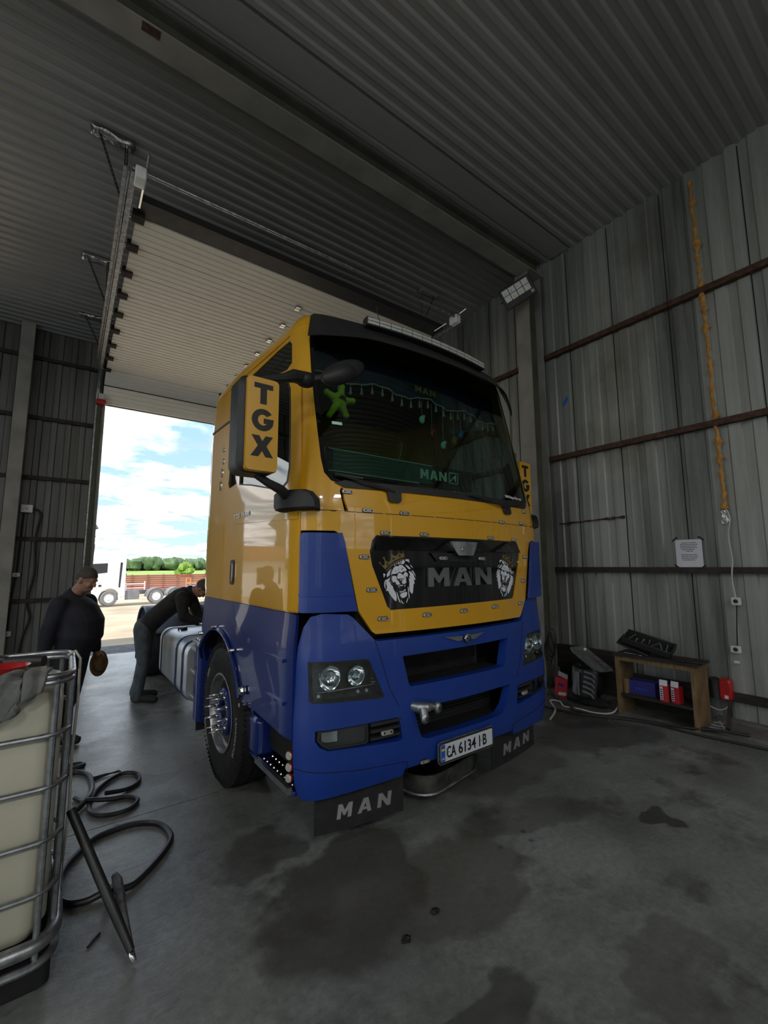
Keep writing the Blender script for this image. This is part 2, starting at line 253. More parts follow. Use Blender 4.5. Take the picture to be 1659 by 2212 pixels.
# ------------------------------------------------------------------ mesh helpers
class MB:
    def __init__(s): s.v = []; s.f = []; s.m = []; s.mats = []; s.cur = 0; s.sm = []
    def use(s, key):
        mt = M[key]
        if mt not in s.mats: s.mats.append(mt)
        s.cur = s.mats.index(mt); return s
    def add(s, vs, fs, smooth=False):
        o = len(s.v); s.v += [tuple(p) for p in vs]
        for f in fs: s.f.append(tuple(i + o for i in f)); s.m.append(s.cur); s.sm.append(smooth)
        return s
    def box(s, a, b):
        (x0, y0, z0), (x1, y1, z1) = [(min(p, q)) for p, q in zip(a, b)], [(max(p, q)) for p, q in zip(a, b)]
        vs = [(x, y, z) for x in (x0, x1) for y in (y0, y1) for z in (z0, z1)]
        return s.add(vs, [(0, 1, 3, 2), (4, 6, 7, 5), (0, 4, 5, 1), (2, 3, 7, 6), (0, 2, 6, 4), (1, 5, 7, 3)])
    def obox(s, c, ax, h):
        """oriented box: centre, three axis vectors, half sizes"""
        c = Vector(c); A = [Vector(a).normalized() * k for a, k in zip(ax, h)]
        vs = [c + sx * A[0] + sy * A[1] + sz * A[2] for sx in (-1, 1) for sy in (-1, 1) for sz in (-1, 1)]
        return s.add(vs, [(0, 1, 3, 2), (4, 6, 7, 5), (0, 4, 5, 1), (2, 3, 7, 6), (0, 2, 6, 4), (1, 5, 7, 3)])
    def bar(s, p, q, w, h=None, up=(0, 0, 1)):
        p, q = Vector(p), Vector(q); d = (q - p); L = d.length; d.normalize(); u = Vector(up)
        r = d.cross(u)
        if r.length < 1e-4: r = d.cross(Vector((1, 0, 0)))
        r.normalize(); u = r.cross(d)
        return s.obox((p + q) / 2, (d, r, u), (L / 2, w / 2, (h or w) / 2))
    def tube(s, pts, rad, n=10, closed=False, caps=True):
        pts = [Vector(p) for p in pts]; k = len(pts)
        R = rad if isinstance(rad, (list, tuple)) else [rad] * k
        T = []
        for i in range(k):
            a = pts[(i - 1) % k] if (closed or i > 0) else pts[0]; b = pts[(i + 1) % k] if (closed or i < k - 1) else pts[-1]
            t = b - a; T.append(t.normalized() if t.length > 1e-9 else Vector((0, 0, 1)))
        up = Vector((0, 0, 1)) if abs(T[0].z) < 0.9 else Vector((1, 0, 0))
        r = T[0].cross(up).normalized(); rings = []
        for i in range(k):
            r = (r - r.dot(T[i]) * T[i]).normalized(); u = T[i].cross(r)
            rings.append([pts[i] + (cos(2 * pi * j / n) * r + sin(2 * pi * j / n) * u) * R[i] for j in range(n)])
        vs = [p for rg in rings for p in rg]; fs = []
        for i in range(k if closed else k - 1):
            for j in range(n):
                a = i * n + j; b = i * n + (j + 1) % n; c = ((i + 1) % k) * n + (j + 1) % n; d = ((i + 1) % k) * n + j
                fs.append((a, b, c, d))
        s.add(vs, fs, True)
        if caps and not closed:
            o = len(s.v) - len(vs)
            s.f.append(tuple(o + j for j in range(n))[::-1]); s.m.append(s.cur); s.sm.append(False)
            s.f.append(tuple(o + (k - 1) * n + j for j in range(n))); s.m.append(s.cur); s.sm.append(False)
        return s
    def lathe(s, prof, c, ax, n=48, smooth=True, closed=False):
        """prof: (radius, distance along ax)"""
        c = Vector(c); ax = Vector(ax).normalized(); up = Vector((0, 0, 1)) if abs(ax.z) < 0.9 else Vector((1, 0, 0))
        r = ax.cross(up).normalized(); u = ax.cross(r)
        vs = []
        for (R, t) in prof:
            for j in range(n): vs.append(c + ax * t + (cos(2 * pi * j / n) * r + sin(2 * pi * j / n) * u) * max(R, 1e-5))
        fs = []
        kk = len(prof)
        for i in range(kk if closed else kk - 1):
            for j in range(n):
                fs.append((i * n + j, i * n + (j + 1) % n, ((i + 1) % kk) * n + (j + 1) % n, ((i + 1) % kk) * n + j))
        return s.add(vs, fs, smooth)
    def ell(s, c, r, rot=None, nu=20, nv=12):
        c = Vector(c); vs = []; fs = []
        for i in range(nv + 1):
            t = pi * i / nv
            for j in range(nu):
                p = Vector((r[0] * sin(t) * cos(2 * pi * j / nu), r[1] * sin(t) * sin(2 * pi * j / nu), r[2] * cos(t)))
                if rot: p = rot @ p
                vs.append(c + p)
        for i in range(nv):
            for j in range(nu): fs.append((i * nu + j, (i + 1) * nu + j, (i + 1) * nu + (j + 1) % nu, i * nu + (j + 1) % nu))
        return s.add(vs, fs, True)
    def prism(s, poly, o, ex, ey, h, ez=None):
        """extrude 2D polygon: origin o, axes ex ey, thickness h along ez"""
        o, ex, ey = Vector(o), Vector(ex), Vector(ey); ez = Vector(ez) if ez else ex.cross(ey).normalized()
        tris, pts = tri_poly(poly)
        n = len(pts)
        vs = [o + ex * a + ey * b for a, b in pts] + [o + ex * a + ey * b + ez * h for a, b in pts]
        fs = [t[::-1] for t in tris] + [tuple(i + n for i in t) for t in tris]
        k = len(poly); fs += [(i, (i + 1) % k, (i + 1) % k + n, i + n) for i in range(k)]
        return s.add(vs, fs)
    def rbox(s, a, b, r, n=3, axis=2):
        """box rounded on the edges parallel to one axis, with small end bevels"""
        i, j = [k for k in range(3) if k != axis]
        pl = rrect((a[i] + b[i]) / 2, (a[j] + b[j]) / 2, abs(b[i] - a[i]), abs(b[j] - a[j]), r, n)
        lo, hi = min(a[axis], b[axis]), max(a[axis], b[axis]); bv = min(r, (hi - lo) / 2) * 0.5
        cx, cy = (a[i] + b[i]) / 2, (a[j] + b[j]) / 2
        def ring(z, ins):
            out = []
            for (x, y) in pl:
                sx = 1 - ins / max(abs(b[i] - a[i]) / 2, 1e-6); sy = 1 - ins / max(abs(b[j] - a[j]) / 2, 1e-6)
                p = [0, 0, 0]; p[i] = cx + (x - cx) * sx; p[j] = cy + (y - cy) * sy; p[axis] = z; out.append(tuple(p))
            return out
        L = [ring(lo, bv), ring(lo + bv, 0), ring(hi - bv, 0), ring(hi, bv)]
        k = len(pl); vs = [p for q in L for p in q]
        fs = [(q * k + t, q * k + (t + 1) % k, (q + 1) * k + (t + 1) % k, (q + 1) * k + t) for q in range(3) for t in range(k)]
        fs += [tuple(range(k))[::-1], tuple(3 * k + t for t in range(k))]
        return s.add(vs, fs, False)
    def build(s, name, parent=None, sharp=35, bevel=0.0, thick=0.0, kind=None, recalc=True):
        me = bpy.data.meshes.new(name); me.from_pydata(s.v, [], s.f)
        for mt in s.mats: me.materials.append(mt)
        me.polygons.foreach_set('material_index', s.m)
        me.polygons.foreach_set('use_smooth', [True] * len(s.f))
        me.update()
        if recalc:
            bm = bmesh.new(); bm.from_mesh(me); bmesh.ops.recalc_face_normals(bm, faces=bm.faces); bm.to_mesh(me); bm.free()
        try: me.set_sharp_from_angle(angle=radians(sharp))
        except Exception: pass
        ob = bpy.data.objects.new(name, me); COL.objects.link(ob)
        if parent is not None: ob.parent = parent
        if thick:
            md = ob.modifiers.new('thick', 'SOLIDIFY'); md.thickness = thick; md.offset = -1
        if bevel:
            md = ob.modifiers.new('bevel', 'BEVEL'); md.width = bevel; md.segments = 2; md.limit_method = 'ANGLE'; md.angle_limit = radians(40)
        if kind: ob['kind'] = kind
        return ob

def rrect(cx, cy, w, h, r, n=4):
    r = min(r, w / 2, h / 2); out = []
    for (sx, sy, a0) in ((1, 1, 0), (-1, 1, 90), (-1, -1, 180), (1, -1, 270)):
        for k in range(n + 1):
            a = radians(a0 + 90 * k / n); out.append((cx + sx * (w / 2 - r) + r * cos(a), cy + sy * (h / 2 - r) + r * sin(a)))
    return out
def inside(p, poly):
    x, y = p; c = False; j = len(poly) - 1
    for i in range(len(poly)):
        xi, yi = poly[i]; xj, yj = poly[j]
        if (yi > y) != (yj > y) and x < (xj - xi) * (y - yi) / (yj - yi) + xi: c = not c
        j = i
    return c
def segd(p, a, b):
    ax, ay = a; bx, by = b; L = (bx - ax) ** 2 + (by - ay) ** 2
    t = 0 if L == 0 else max(0, min(1, ((p[0] - ax) * (bx - ax) + (p[1] - ay) * (by - ay)) / L))
    return hypot(p[0] - ax - t * (bx - ax), p[1] - ay - t * (by - ay))
def cdt(outline, holes=(), step=0.07):
    """triangulate an outline with holes; interior grid points let the patch follow a curved surface"""
    loops = [list(outline)] + [list(h) for h in holes]; V = []; E = []
    for lp in loops:
        pts = []
        for i in range(len(lp)):
            a, b = lp[i], lp[(i + 1) % len(lp)]; n = max(1, int(hypot(b[0] - a[0], b[1] - a[1]) / step)) if step else 1
            pts += [(a[0] + (b[0] - a[0]) * k / n, a[1] + (b[1] - a[1]) * k / n) for k in range(n)]
        o = len(V); V += pts; E += [(o + i, o + (i + 1) % len(pts)) for i in range(len(pts))]
    if step:
        xs = [p[0] for p in outline]; ys = [p[1] for p in outline]
        nx = int((max(xs) - min(xs)) / step) + 1; ny = int((max(ys) - min(ys)) / step) + 1
        segs = [(lp[i], lp[(i + 1) % len(lp)]) for lp in loops for i in range(len(lp))]
        for i in range(1, nx):
            for j in range(1, ny):
                p = (min(xs) + i * step, min(ys) + j * step)
                if inside(p, outline) and not any(inside(p, h) for h in holes) and min(segd(p, a, b) for a, b in segs) > step * 0.35: V.append(p)
    r = delaunay_2d_cdt([Vector(p) for p in V], E, [], 0, 1e-7)
    vs = [(p.x, p.y) for p in r[0]]; tris = []
    for f in r[2]:
        c = (sum(vs[i][0] for i in f) / len(f), sum(vs[i][1] for i in f) / len(f))
        if inside(c, outline) and not any(inside(c, h) for h in holes): tris.append(tuple(f))
    return vs, tris
def tri_poly(poly):
    r = delaunay_2d_cdt([Vector(p) for p in poly], [(i, (i + 1) % len(poly)) for i in range(len(poly))], [], 0, 1e-9)
    vs = [(p.x, p.y) for p in r[0]]
    if len(vs) != len(poly): vs = vs
    tris = [tuple(f) for f in r[2] if inside((sum(vs[i][0] for i in f) / 3, sum(vs[i][1] for i in f) / 3), poly)]
    # map output order back to the input order
    order = {}
    for i, p in enumerate(poly):
        j = min(range(len(vs)), key=lambda q: (vs[q][0] - p[0]) ** 2 + (vs[q][1] - p[1]) ** 2); order[j] = i
    pts = list(poly) + [vs[q] for q in range(len(vs)) if q not in order]
    ex = {q: len(poly) + k for k, q in enumerate([q for q in range(len(vs)) if q not in order])}
    return [tuple(order.get(i, ex.get(i, 0)) for i in f) for f in tris], pts
def patch(mb, outline, fmap, holes=(), step=0.07, thick=0.0):
    """curved sheet: (u,z) polygon pushed through fmap(u,z,depth); thick adds the back and the rims"""
    vs, tris = cdt(outline, holes, step)
    A = [fmap(u, z, 0.0) for u, z in vs]
    if not thick: return mb.add(A, tris, True)
    B = [fmap(u, z, -thick) for u, z in vs]; n = len(vs)
    cnt = {}
    for t in tris:
        for i in range(3):
            e = (t[i], t[(i + 1) % 3]); cnt[e] = 1
    rim = [(a, b, b + n, a + n) for (a, b) in cnt if (b, a) not in cnt]
    return mb.add(A + B, tris + [tuple(i + n for i in t)[::-1] for t in tris] + rim, True)
def mirror(poly): return [(-a, b) for a, b in poly][::-1]

def text_polys(txt, bold=0.0, res=3):
    """the words as a flat mesh, height of capitals ~0.7: returns verts 2D, faces, width"""
    cu = bpy.data.curves.new('t', 'FONT'); cu.body = txt; cu.size = 1.0; cu.offset = bold; cu.resolution_u = res; cu.fill_mode = 'FRONT'
    ob = bpy.data.objects.new('t', cu); COL.objects.link(ob)
    dg = bpy.context.evaluated_depsgraph_get(); me = bpy.data.meshes.new_from_object(ob.evaluated_get(dg))
    vs = [(v.co.x, v.co.y) for v in me.vertices]; fs = [tuple(p.vertices) for p in me.polygons]
    bpy.data.objects.remove(ob); bpy.data.curves.remove(cu); bpy.data.meshes.remove(me)
    return vs, fs
def put_text(mb, txt, fmap, x0, x1, y0, y1, bold=0.02, thick=0.004, fit=True):
    vs, fs = text_polys(txt, bold)
    a, b = min(v[0] for v in vs), max(v[0] for v in vs); c, d = min(v[1] for v in vs), max(v[1] for v in vs)
    P = [(x0 + (v[0] - a) / (b - a) * (x1 - x0), y0 + (v[1] - c) / (d - c) * (y1 - y0)) for v in vs]
    n = len(P); cnt = {}
    for f in fs:
        for i in range(len(f)): cnt[(f[i], f[(i + 1) % len(f)])] = 1
    rim = [(p, q, q + n, p + n) for (p, q) in cnt if (q, p) not in cnt]
    mb.add([fmap(u, z, thick) for u, z in P] + [fmap(u, z, 0) for u, z in P], list(fs) + rim)
    return mb
LET = {'M': [[(0, 0), (0, 1), (.27, 1), (.5, .55), (.73, 1), (1, 1), (1, 0), (.74, 0), (.74, .55), (.55, .2), (.45, .2), (.26, .55), (.26, 0)]],
       'A': [[(0, 0), (.33, 1), (.67, 1), (1, 0), (.72, 0), (.66, .2), (.34, .2), (.28, 0)]],
       'N': [[(0, 0), (0, 1), (.28, 1), (.72, .42), (.72, 1), (1, 1), (1, 0), (.72, 0), (.28, .58), (.28, 0)]],
       'T': [[(.33, 0), (.33, .76), (0, .76), (0, 1), (1, 1), (1, .76), (.67, .76), (.67, 0)]],
       'X': [[(0, 0), (.31, .52), (.02, 1), (.36, 1), (.5, .74), (.64, 1), (.98, 1), (.69, .52), (1, 0), (.66, 0), (.5, .28), (.34, 0)]]}
AH = [(.41, .38), (.5, .68), (.59, .38)]
def letters(mb, word, fmap, x0, x1, y0, y1, gap=0.22, thick=0.006, slant=0.0):
    n = len(word); w = (x1 - x0) / (n + gap * (n - 1)); x = x0
    for ch in word:
        for poly in LET[ch]:
            pts = [(x + (a + slant * b) * w, y0 + b * (y1 - y0)) for a, b in poly]
            h = [[(x + (a + slant * b) * w, y0 + b * (y1 - y0)) for a, b in AH]] if ch == 'A' else []
            patch(mb, pts, lambda u, z, d: fmap(u, z, d + thick), h, 0, thick)
        x += w * (1 + gap)
    return mb

def tag(o, label=None, cat=None, group=None, kind=None):
    if label: o['label'] = label
    if cat: o['category'] = cat
    if group: o['group'] = group
    if kind: o['kind'] = kind
    return o
def empty(name, loc=(0, 0, 0), rz=0.0, label=None, cat=None, group=None):
    o = bpy.data.objects.new(name, None); COL.objects.link(o); o.location = loc; o.rotation_euler = (0, 0, rz); o.empty_display_size = 0.2
    return tag(o, label, cat, group)
def copy_tree(o, parent=None):
    c = o.copy(); COL.objects.link(c); c.parent = parent
    if parent is None and 'label' in o: pass
    for ch in list(o.children): copy_tree(ch, c)
    return c

# ================================================================== THE SETTING
XR, YD, XL, YB = 5.90, 10.15, -9.0, -7.0
def corr(a0, a1, period, depth, w=(0.30, 0.10)):
    """trapezoidal profile: list of (a, height)"""
    out = []; a = a0; k = 0
    while a < a1:
        out += [(a, 0), (a + period * w[0], 0), (a + period * (w[0] + w[1]), depth), (a + period * (1 - w[1]), depth)]; a += period
    out = [p for p in out if p[0] <= a1]; out.append((a1, 0)); return out
def sheet(mb, prof, fmap, b0, b1, nb=1):
    vs = []; k = len(prof)
    for j in range(nb + 1):
        b = b0 + (b1 - b0) * j / nb
        for a, h in prof: vs.append(fmap(a, h, b))
    fs = [(j * k + i, j * k + i + 1, (j + 1) * k + i + 1, (j + 1) * k + i) for j in range(nb) for i in range(k - 1)]
    return mb.add(vs, fs)
# floor with the sawn joint at y = 3.6 and a threshold at the door
fl = MB().use('floor')
for (y0, y1) in ((YB, 3.596), (3.604, YD + 0.12)): fl.box((XL, y0, -0.2), (XR + 0.1, y1, 0.0))
fl.use('core').box((XL, 3.596, -0.2), (XR, 3.604, -0.006))
fl.build('floor', kind='structure', sharp=20)
# right wall: galvanised sheets, ribs run upwards
wl = MB().use('wallsheet')
sheet(wl, corr(YB, YD, 0.22, 0.022, (0.36, 0.07)), lambda a, h, b: (XR + 0.06 - h, a, b), 0.0, 6.62)
wl.box((XR + 0.075, YB, 0), (XR + 0.12, YD, 6.62)); wl.use('core')
for y_ in (.35, 1.22, 2.05, 2.74, 3.38, 4.35, 4.9, 5.55, 6.3, 7.1, 7.9, 8.7): wl.box((XR + 0.034, y_ - .005, 0), (XR + 0.0375, y_ + .005, 6.5))
wl.build('wall_right', kind='structure', sharp=20)
# door wall with two door openings
D1, D2, DH = (0.40, 4.62), (-5.6, -1.30), 4.95
wd = MB().use('doorwall')
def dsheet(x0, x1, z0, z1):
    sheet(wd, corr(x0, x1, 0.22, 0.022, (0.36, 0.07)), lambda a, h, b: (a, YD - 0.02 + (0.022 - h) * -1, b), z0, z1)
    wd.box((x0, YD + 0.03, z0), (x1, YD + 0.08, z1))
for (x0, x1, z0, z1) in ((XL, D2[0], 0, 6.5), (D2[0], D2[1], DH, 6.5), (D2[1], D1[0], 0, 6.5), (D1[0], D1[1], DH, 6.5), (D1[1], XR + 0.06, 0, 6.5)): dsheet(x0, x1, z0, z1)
wd.build('wall_back', kind='structure', sharp=20)
# unseen far left wall, its wide opening added to let more light in, and the wall behind the camera (with daylight windows)
wf = MB().use('wallsheet'); wf.box((XL - 0.1, YB, 0), (XL, -5.2, 6.6)); wf.box((XL - 0.1, 1.2, 0), (XL, YD, 6.6)); wf.box((XL - 0.1, -5.2, 4.9), (XL, 1.2, 6.6)); wf.build('wall_left', kind='structure')
wq = MB().use('wallsheet')
holes = [(-4.2, -1.6, 1.0, 3.9), (2.6, 4.9, 2.1, 4.4)]
patch(wq, [(XL, 0), (XR, 0), (XR, 6.6), (XL, 6.6)], lambda u, z, d: (u, YB - 0.05 - d, z), [[(a, c), (b, c), (b, e), (a, e)] for a, b, c, e in holes], 0, 0.08)
wq.build('wall_front', kind='structure', recalc=True)
for i, (a, b, c, e) in enumerate(holes):
    wn = MB().use('whitepaint')
    for x in (a + 0.04, b - 0.04, (a + b) / 2): wn.box((x - 0.045, YB - 0.04, c), (x + 0.045, YB + 0.03, e))
    for z in (c + 0.04, e - 0.04, (c * 0.35 + e * 0.65)): wn.box((a, YB - 0.035, z - 0.045), (b, YB + 0.025, z + 0.045))
    wn.build('window_%d' % (i + 1), kind='structure')
# roof sheets: nearly flat, two bays either side of the rafter
def ceil_z(y): return 6.56 - 0.01 * max(0, -y) if y < 3.85 else 6.56 - (y - 3.85) * 0.062
cl = MB().use('ceilsheet')
sheet(cl, corr(YB, YD + 0.1, 0.145, 0.020, (0.34, 0.16)), lambda a, h, b: (b, a, ceil_z(a) + 0.0 - h), XL, XR + 0.12)
cl.box((XL, YB, 6.62), (XR + 0.12, YD, 6.70))
cl.build('ceiling', kind='structure', sharp=12)
# lap seams of the roof sheets, a narrow flat flashing by the rafter
tr = MB().use('ceilsheet')
tr.box((XL, 3.30, ceil_z(3.3) - 0.034), (XR, 3.60, ceil_z(3.3) - 0.022))
tr.build('trim_1', kind='structure')
# rafter: I profile across the bay
bm_ = MB().use('colmoss'); bm_.box((XL, 3.84, 6.30), (XR - 0.02, 3.86, 6.56)).use('colpaint').box((XL, 3.72, 6.28), (XR - 0.02, 3.96, 6.30)).use('colmoss').box((XL, 3.76, 6.53), (XR - 0.02, 3.94, 6.56))
bm_.use('rust').box((0.20, 3.725, 6.274), (0.34, 3.80, 6.2795))
bm_.build('trim_2', kind='structure')
# steel columns
def ibeam(mb, x, y, z0, z1, w, d, along='y', m1='colpaint', m2='colmoss'):
    t = 0.015
    if along == 'y':      # web parallel to y, flanges face -y and +y
        mb.use(m1).box((x - w / 2, y - d / 2, z0), (x + w / 2, y - d / 2 + t, z1)).box((x - w / 2, y + d / 2 - t, z0), (x + w / 2, y + d / 2, z1))
        mb.use(m2).box((x - t / 2, y - d / 2 + t, z0), (x + t / 2, y + d / 2 - t, z1))
    else:
        mb.use(m1).box((x - d / 2, y - w / 2, z0), (x - d / 2 + t, y + w / 2, z1)).box((x + d / 2 - t, y - w / 2, z0), (x + d / 2, y + w / 2, z1))
        mb.use(m2).box((x - d / 2 + t, y - t / 2, z0), (x + d / 2 - t, y + t / 2, z1))
c1 = MB(); ibeam(c1, 5.70, 3.90, 0, 6.30, 0.24, 0.34, 'x'); c1.build('trim_3', kind='structure')
c2 = MB(); ibeam(c2, -0.87, 9.98, 0, 6.16, 0.20, 0.22, 'y'); c2.build('trim_4', kind='structure')
c3 = MB(); c3.use('colmoss').box((0.26, 10.02, 0), (0.33, 10.13, 5.9)); c3.use('colpaint').box((0.335, 10.06, 0), (0.40, 10.2, DH)); c3.build('trim_5', kind='structure')
# horizontal rails on the walls
k = 6
for (z, y0, y1) in ((1.63, YB, 3.80), (3.30, YB, 3.80), (4.93, YB, 3.80), (1.63, 4.02, 10), (3.30, 4.02, 10), (4.93, 4.02, 10)):
    r_ = MB().use('rust' if z > 1.7 else 'rustdark').box((XR - 0.04, y0, z - 0.035), (XR + 0.035, y1, z + 0.035)); r_.build('trim_%d' % k, kind='structure'); k += 1
for z in (1.10 + 0.0, 2.20, 3.32, 4.45, 5.60):
    r_ = MB().use('rustdark').box((-0.77, YD - 0.09, z - 0.035), (0.26, YD - 0.02, z + 0.035)); r_.box((-3.0 if z > DH else D2[1], YD - 0.09, z - 0.035), (-0.97, YD - 0.02, z + 0.035)); r_.build('trim_%d' % k, kind='structure'); k += 1
# plank plinth at the foot of the right wall, rough pale curb beside it
pl = MB().use('wooddark'); pl.box((XR - 0.05, 2.78, 0.24), (XR + 0.02, 3.80, 0.56)).box((XR - 0.035, 2.0, 0.0), (XR + 0.02, 3.80, 0.23)).box((XR - 0.03, 0.2, 0.24), (XR + 0.02, 1.95, 0.33)); pl.build('baseboard_right', kind='structure')
cb = MB().use('concrete_curb'); cb.box((5.46, -2.0, 0), (XR, 1.93, 0.035)); cb.box((5.83, -2.0, 0.035), (XR, 1.9, 0.06)); cb.build('trim_%d' % k, kind='structure'); k += 1

# fill lamps added out of view to brighten the truck front and right wall
for i, (x, y, pw) in enumerate(((-6.6, -5.6, 46), (2.6, -6.2, 58), (-6.8, -1.8, 46), (-6.8, 3.0, 46), (-2.0, -6.2, 60))):
    t = empty('panel_lamp', (x, y, 6.30), 0, ['square panel lamp under the roof in the rear left corner of the workshop', 'square panel lamp under the roof near the rear window by the right wall', 'square panel lamp under the roof halfway along the left side', 'square panel lamp under the roof left of the milky tank', 'square panel lamp under the roof above the rear left window'][i], 'lamp', 'panel lamps under the roof')
    MB().use('socket').rbox((-.62, -.62, 0), (.62, .62, .05), .03, 3, 2).build('lamp_housing', t)
    d_ = emit('lamp_diffuser', (1.0, 0.97, 0.92), 2.0); M['diff%d' % i] = d_
    MB().use('diff%d' % i).box((-.58, -.58, -.004), (.58, .58, 0)).build('diffuser', t)
    for x_ in (-.5, .5): MB().use('rustdark').tube([(x_, 0, .05), (x_, 0, .22)], .006, 6).build('hanger_rod', t)
    L = bpy.data.lights.new('panel_light', 'AREA'); L.shape = 'SQUARE'; L.size = 1.1; L.energy = pw; L.color = (1.0, 0.97, 0.93)
    lo = bpy.data.objects.new('panel_light', L); COL.objects.link(lo); lo.parent = t; lo.location = (0, 0, -.01)

# ------------------------------------------------------------------ outdoors
def gz(y):
    if y < 11: return -0.02
    if y < 36: return -0.02 - (y - 11) / 25 * 1.0
    return -1.02 - min(1, (y - 36) / 30) * 0.4
yd = MB().use('dirt')
ys = [YD + 0.12, 10.9, 11.6, 14, 18, 22, 26, 30, 36, 48, 66, 90]
def strip(mb, ys, x0, x1):
    vs = []; xs = [x0 + (x1 - x0) * i / 12 for i in range(13)]
    for y in ys:
        for x in xs: vs.append((x, y, gz(y)))
    return mb.add(vs, [(j * 13 + i, j * 13 + i + 1, (j + 1) * 13 + i + 1, (j + 1) * 13 + i) for j in range(len(ys) - 1) for i in range(12)], True)
strip(yd, [11.55] + ys[3:], -90, 60); yd.build('ground', kind='structure', recalc=False)
gv = MB().use('gravel'); strip(gv, [YD + 0.12, 10.9, 11.55], -90, 60)
gv.build('gravel_apron', kind='structure', recalc=False)
th = MB().use('concrete_curb').box((D1[0] - 0.1, YD + 0.1, -0.1), (D1[1], YD + 0.24, 0.0)); th.build('trim_%d' % k, kind='structure'); k += 1
fd = MB().use('grass'); vs = []
yy = [90, 120, 160, 220, 300, 420, 700, 1500]
for y in yy:
    for i in range(9): vs.append((-1500 + i * 375, y, -1.42 + (0.006 * (y - 90) * 0.1 if y < 300 else 0.126)))
fd.add(vs, [(j * 9 + i, j * 9 + i + 1, (j + 1) * 9 + i + 1, (j + 1) * 9 + i) for j in range(len(yy) - 1) for i in range(8)], True)
o = fd.build('meadow', kind='structure', recalc=False)
def blob(mb, c, r, seed, nu=10, nv=7, jag=0.35):
    rnd = random.Random(seed); vs = []; fs = []
    for i in range(nv + 1):
        t = pi * i / nv
        for j in range(nu):
            d = Vector((sin(t) * cos(2 * pi * j / nu), sin(t) * sin(2 * pi * j / nu), cos(t)))
            s = 1 + jag * (rnd.random() - 0.5) * 2 * (0 if i in (0, nv) else 1)
            vs.append((c[0] + d.x * r[0] * s, c[1] + d.y * r[1] * s, c[2] + d.z * r[2] * s))
    for i in range(nv):
        for j in range(nu): fs.append((i * nu + j, (i + 1) * nu + j, (i + 1) * nu + (j + 1) % nu, i * nu + (j + 1) % nu))
    return mb.add(vs, fs)
fo = MB().use('forest'); rnd = random.Random(3)
for i in range(620):
    a = radians(-48 + 62 * rnd.random()); d = 330 + 60 * rnd.random(); x, y = d * sin(a + 0.0), d * cos(a)
    h = 4.6 + 2.2 * rnd.random() + 1.0 * sin(i * 0.7)
    blob(fo, (x, y, h * 0.46), (3.2 + 2 * rnd.random(), 4.5, h * 0.62), i, 8, 6, 0.3)
o = fo.build('forest', sharp=60); tag(o, 'distant green forest edge along the horizon beyond the meadow', 'forest', kind='stuff')
# shrubs scattered on the meadow
sb = MB().use('forest')
for i in range(60):
    a = radians(-40 + 45 * rnd.random()); d = 110 + 130 * rnd.random(); r = 0.5 + 0.8 * rnd.random()
    blob(sb, (d * sin(a), d * cos(a), -1.3 + r * 0.6), (r * 1.2, r, r), 900 + i, 7, 5, 0.3)
o = sb.build('shrub_growth', sharp=60); tag(o, 'low dark shrubs dotted over the green meadow', 'shrub', kind='stuff')
def at_px(px, py, depth):
    d = _f * depth + _r2 * ((px - 829.5) / CAM_F * depth) + _u2 * ((1106 - py) / CAM_F * depth); return Vector((d.x, d.y, d.z + CAM_H))
def tree(name, base, h, r, leaf, seed, label, cat='tree', n=26):
    t = empty(name, base, 0, label, cat)
    MB().use('bark').tube([(0, 0, 0), (0.02 * h, 0, h * 0.3), (0, 0.02 * h, h * 0.6)], [0.035 * h, 0.025 * h, 0.012 * h], 8).build('trunk', t)
    c = MB().use(leaf); rr = random.Random(seed)
    for i in range(n):
        a = rr.random() * 2 * pi; q = sqrt(rr.random()) * r * 0.72; zz = h * (0.36 + 0.56 * rr.random())
        s = r * (0.28 + 0.22 * rr.random()); blob(c, (q * cos(a), q * sin(a), zz), (s, s, s * 0.9), seed * 50 + i, 8, 6, 0.4)
    c.build('crown', t, sharp=60); return t
b0 = at_px(400, 1236, 120); tree('tree', (b0.x, b0.y, -1.42), 3.4, 2.4, 'bush', 5, 'bright green bushy tree standing alone on the meadow')

# ================================================================== SECTIONAL DOOR of the open bay
door = empty('sectional_door', (0, 0, 0), 0, 'raised cream overhead sectional door hanging under the roof behind the yellow truck', 'garage door')
ZP = 5.48
def panel(p0, p1, ngroove):
    """panel spans x D1; p0->p1 are (y,z) of its two long edges; inner face carries grooves"""
    (y0, z0), (y1, z1) = p0, p1; L = hypot(y1 - y0, z1 - z0); ty, tz = (y1 - y0) / L, (z1 - z0) / L; ny, nz = tz, -ty
    prof = [(0, 0.04), (0, 0.003), (0.006, 0)]
    for g in range(1, ngroove + 1):
        c = L * g / (ngroove + 1); prof += [(c - 0.014, 0), (c - 0.007, 0.014), (c + 0.007, 0.014), (c + 0.014, 0)]
    prof += [(L - 0.006, 0), (L, 0.003), (L, 0.04)]
    mb = MB().use('creamdoor'); vs = []; k = len(prof)
    for x in (D1[0] - 0.05, D1[1] + 0.05):
        for a, h in prof: vs.append((x, y0 + ty * a + ny * h, z0 + tz * a + nz * h))
    mb.add(vs, [(i, (i + 1) % k, k + (i + 1) % k, k + i) for i in range(k)] + [tuple(range(k)), tuple(k + i for i in range(k))[::-1]]); return mb
ysm = [5.06, 5.60, 6.17, 6.74, 7.31, 7.88, 8.45, 9.02, 9.59]
for i in range(len(ysm) - 1): panel((ysm[i + 1] - 0.009, ZP), (ysm[i] + 0.009, ZP), 4).build('door_panel', door, sharp=20)
panel((9.98, 5.30), (9.596, ZP), 3).build('door_panel', door, sharp=20)
panel((10.03, 4.93), (10.0, 5.29), 3).build('door_panel', door, sharp=20)
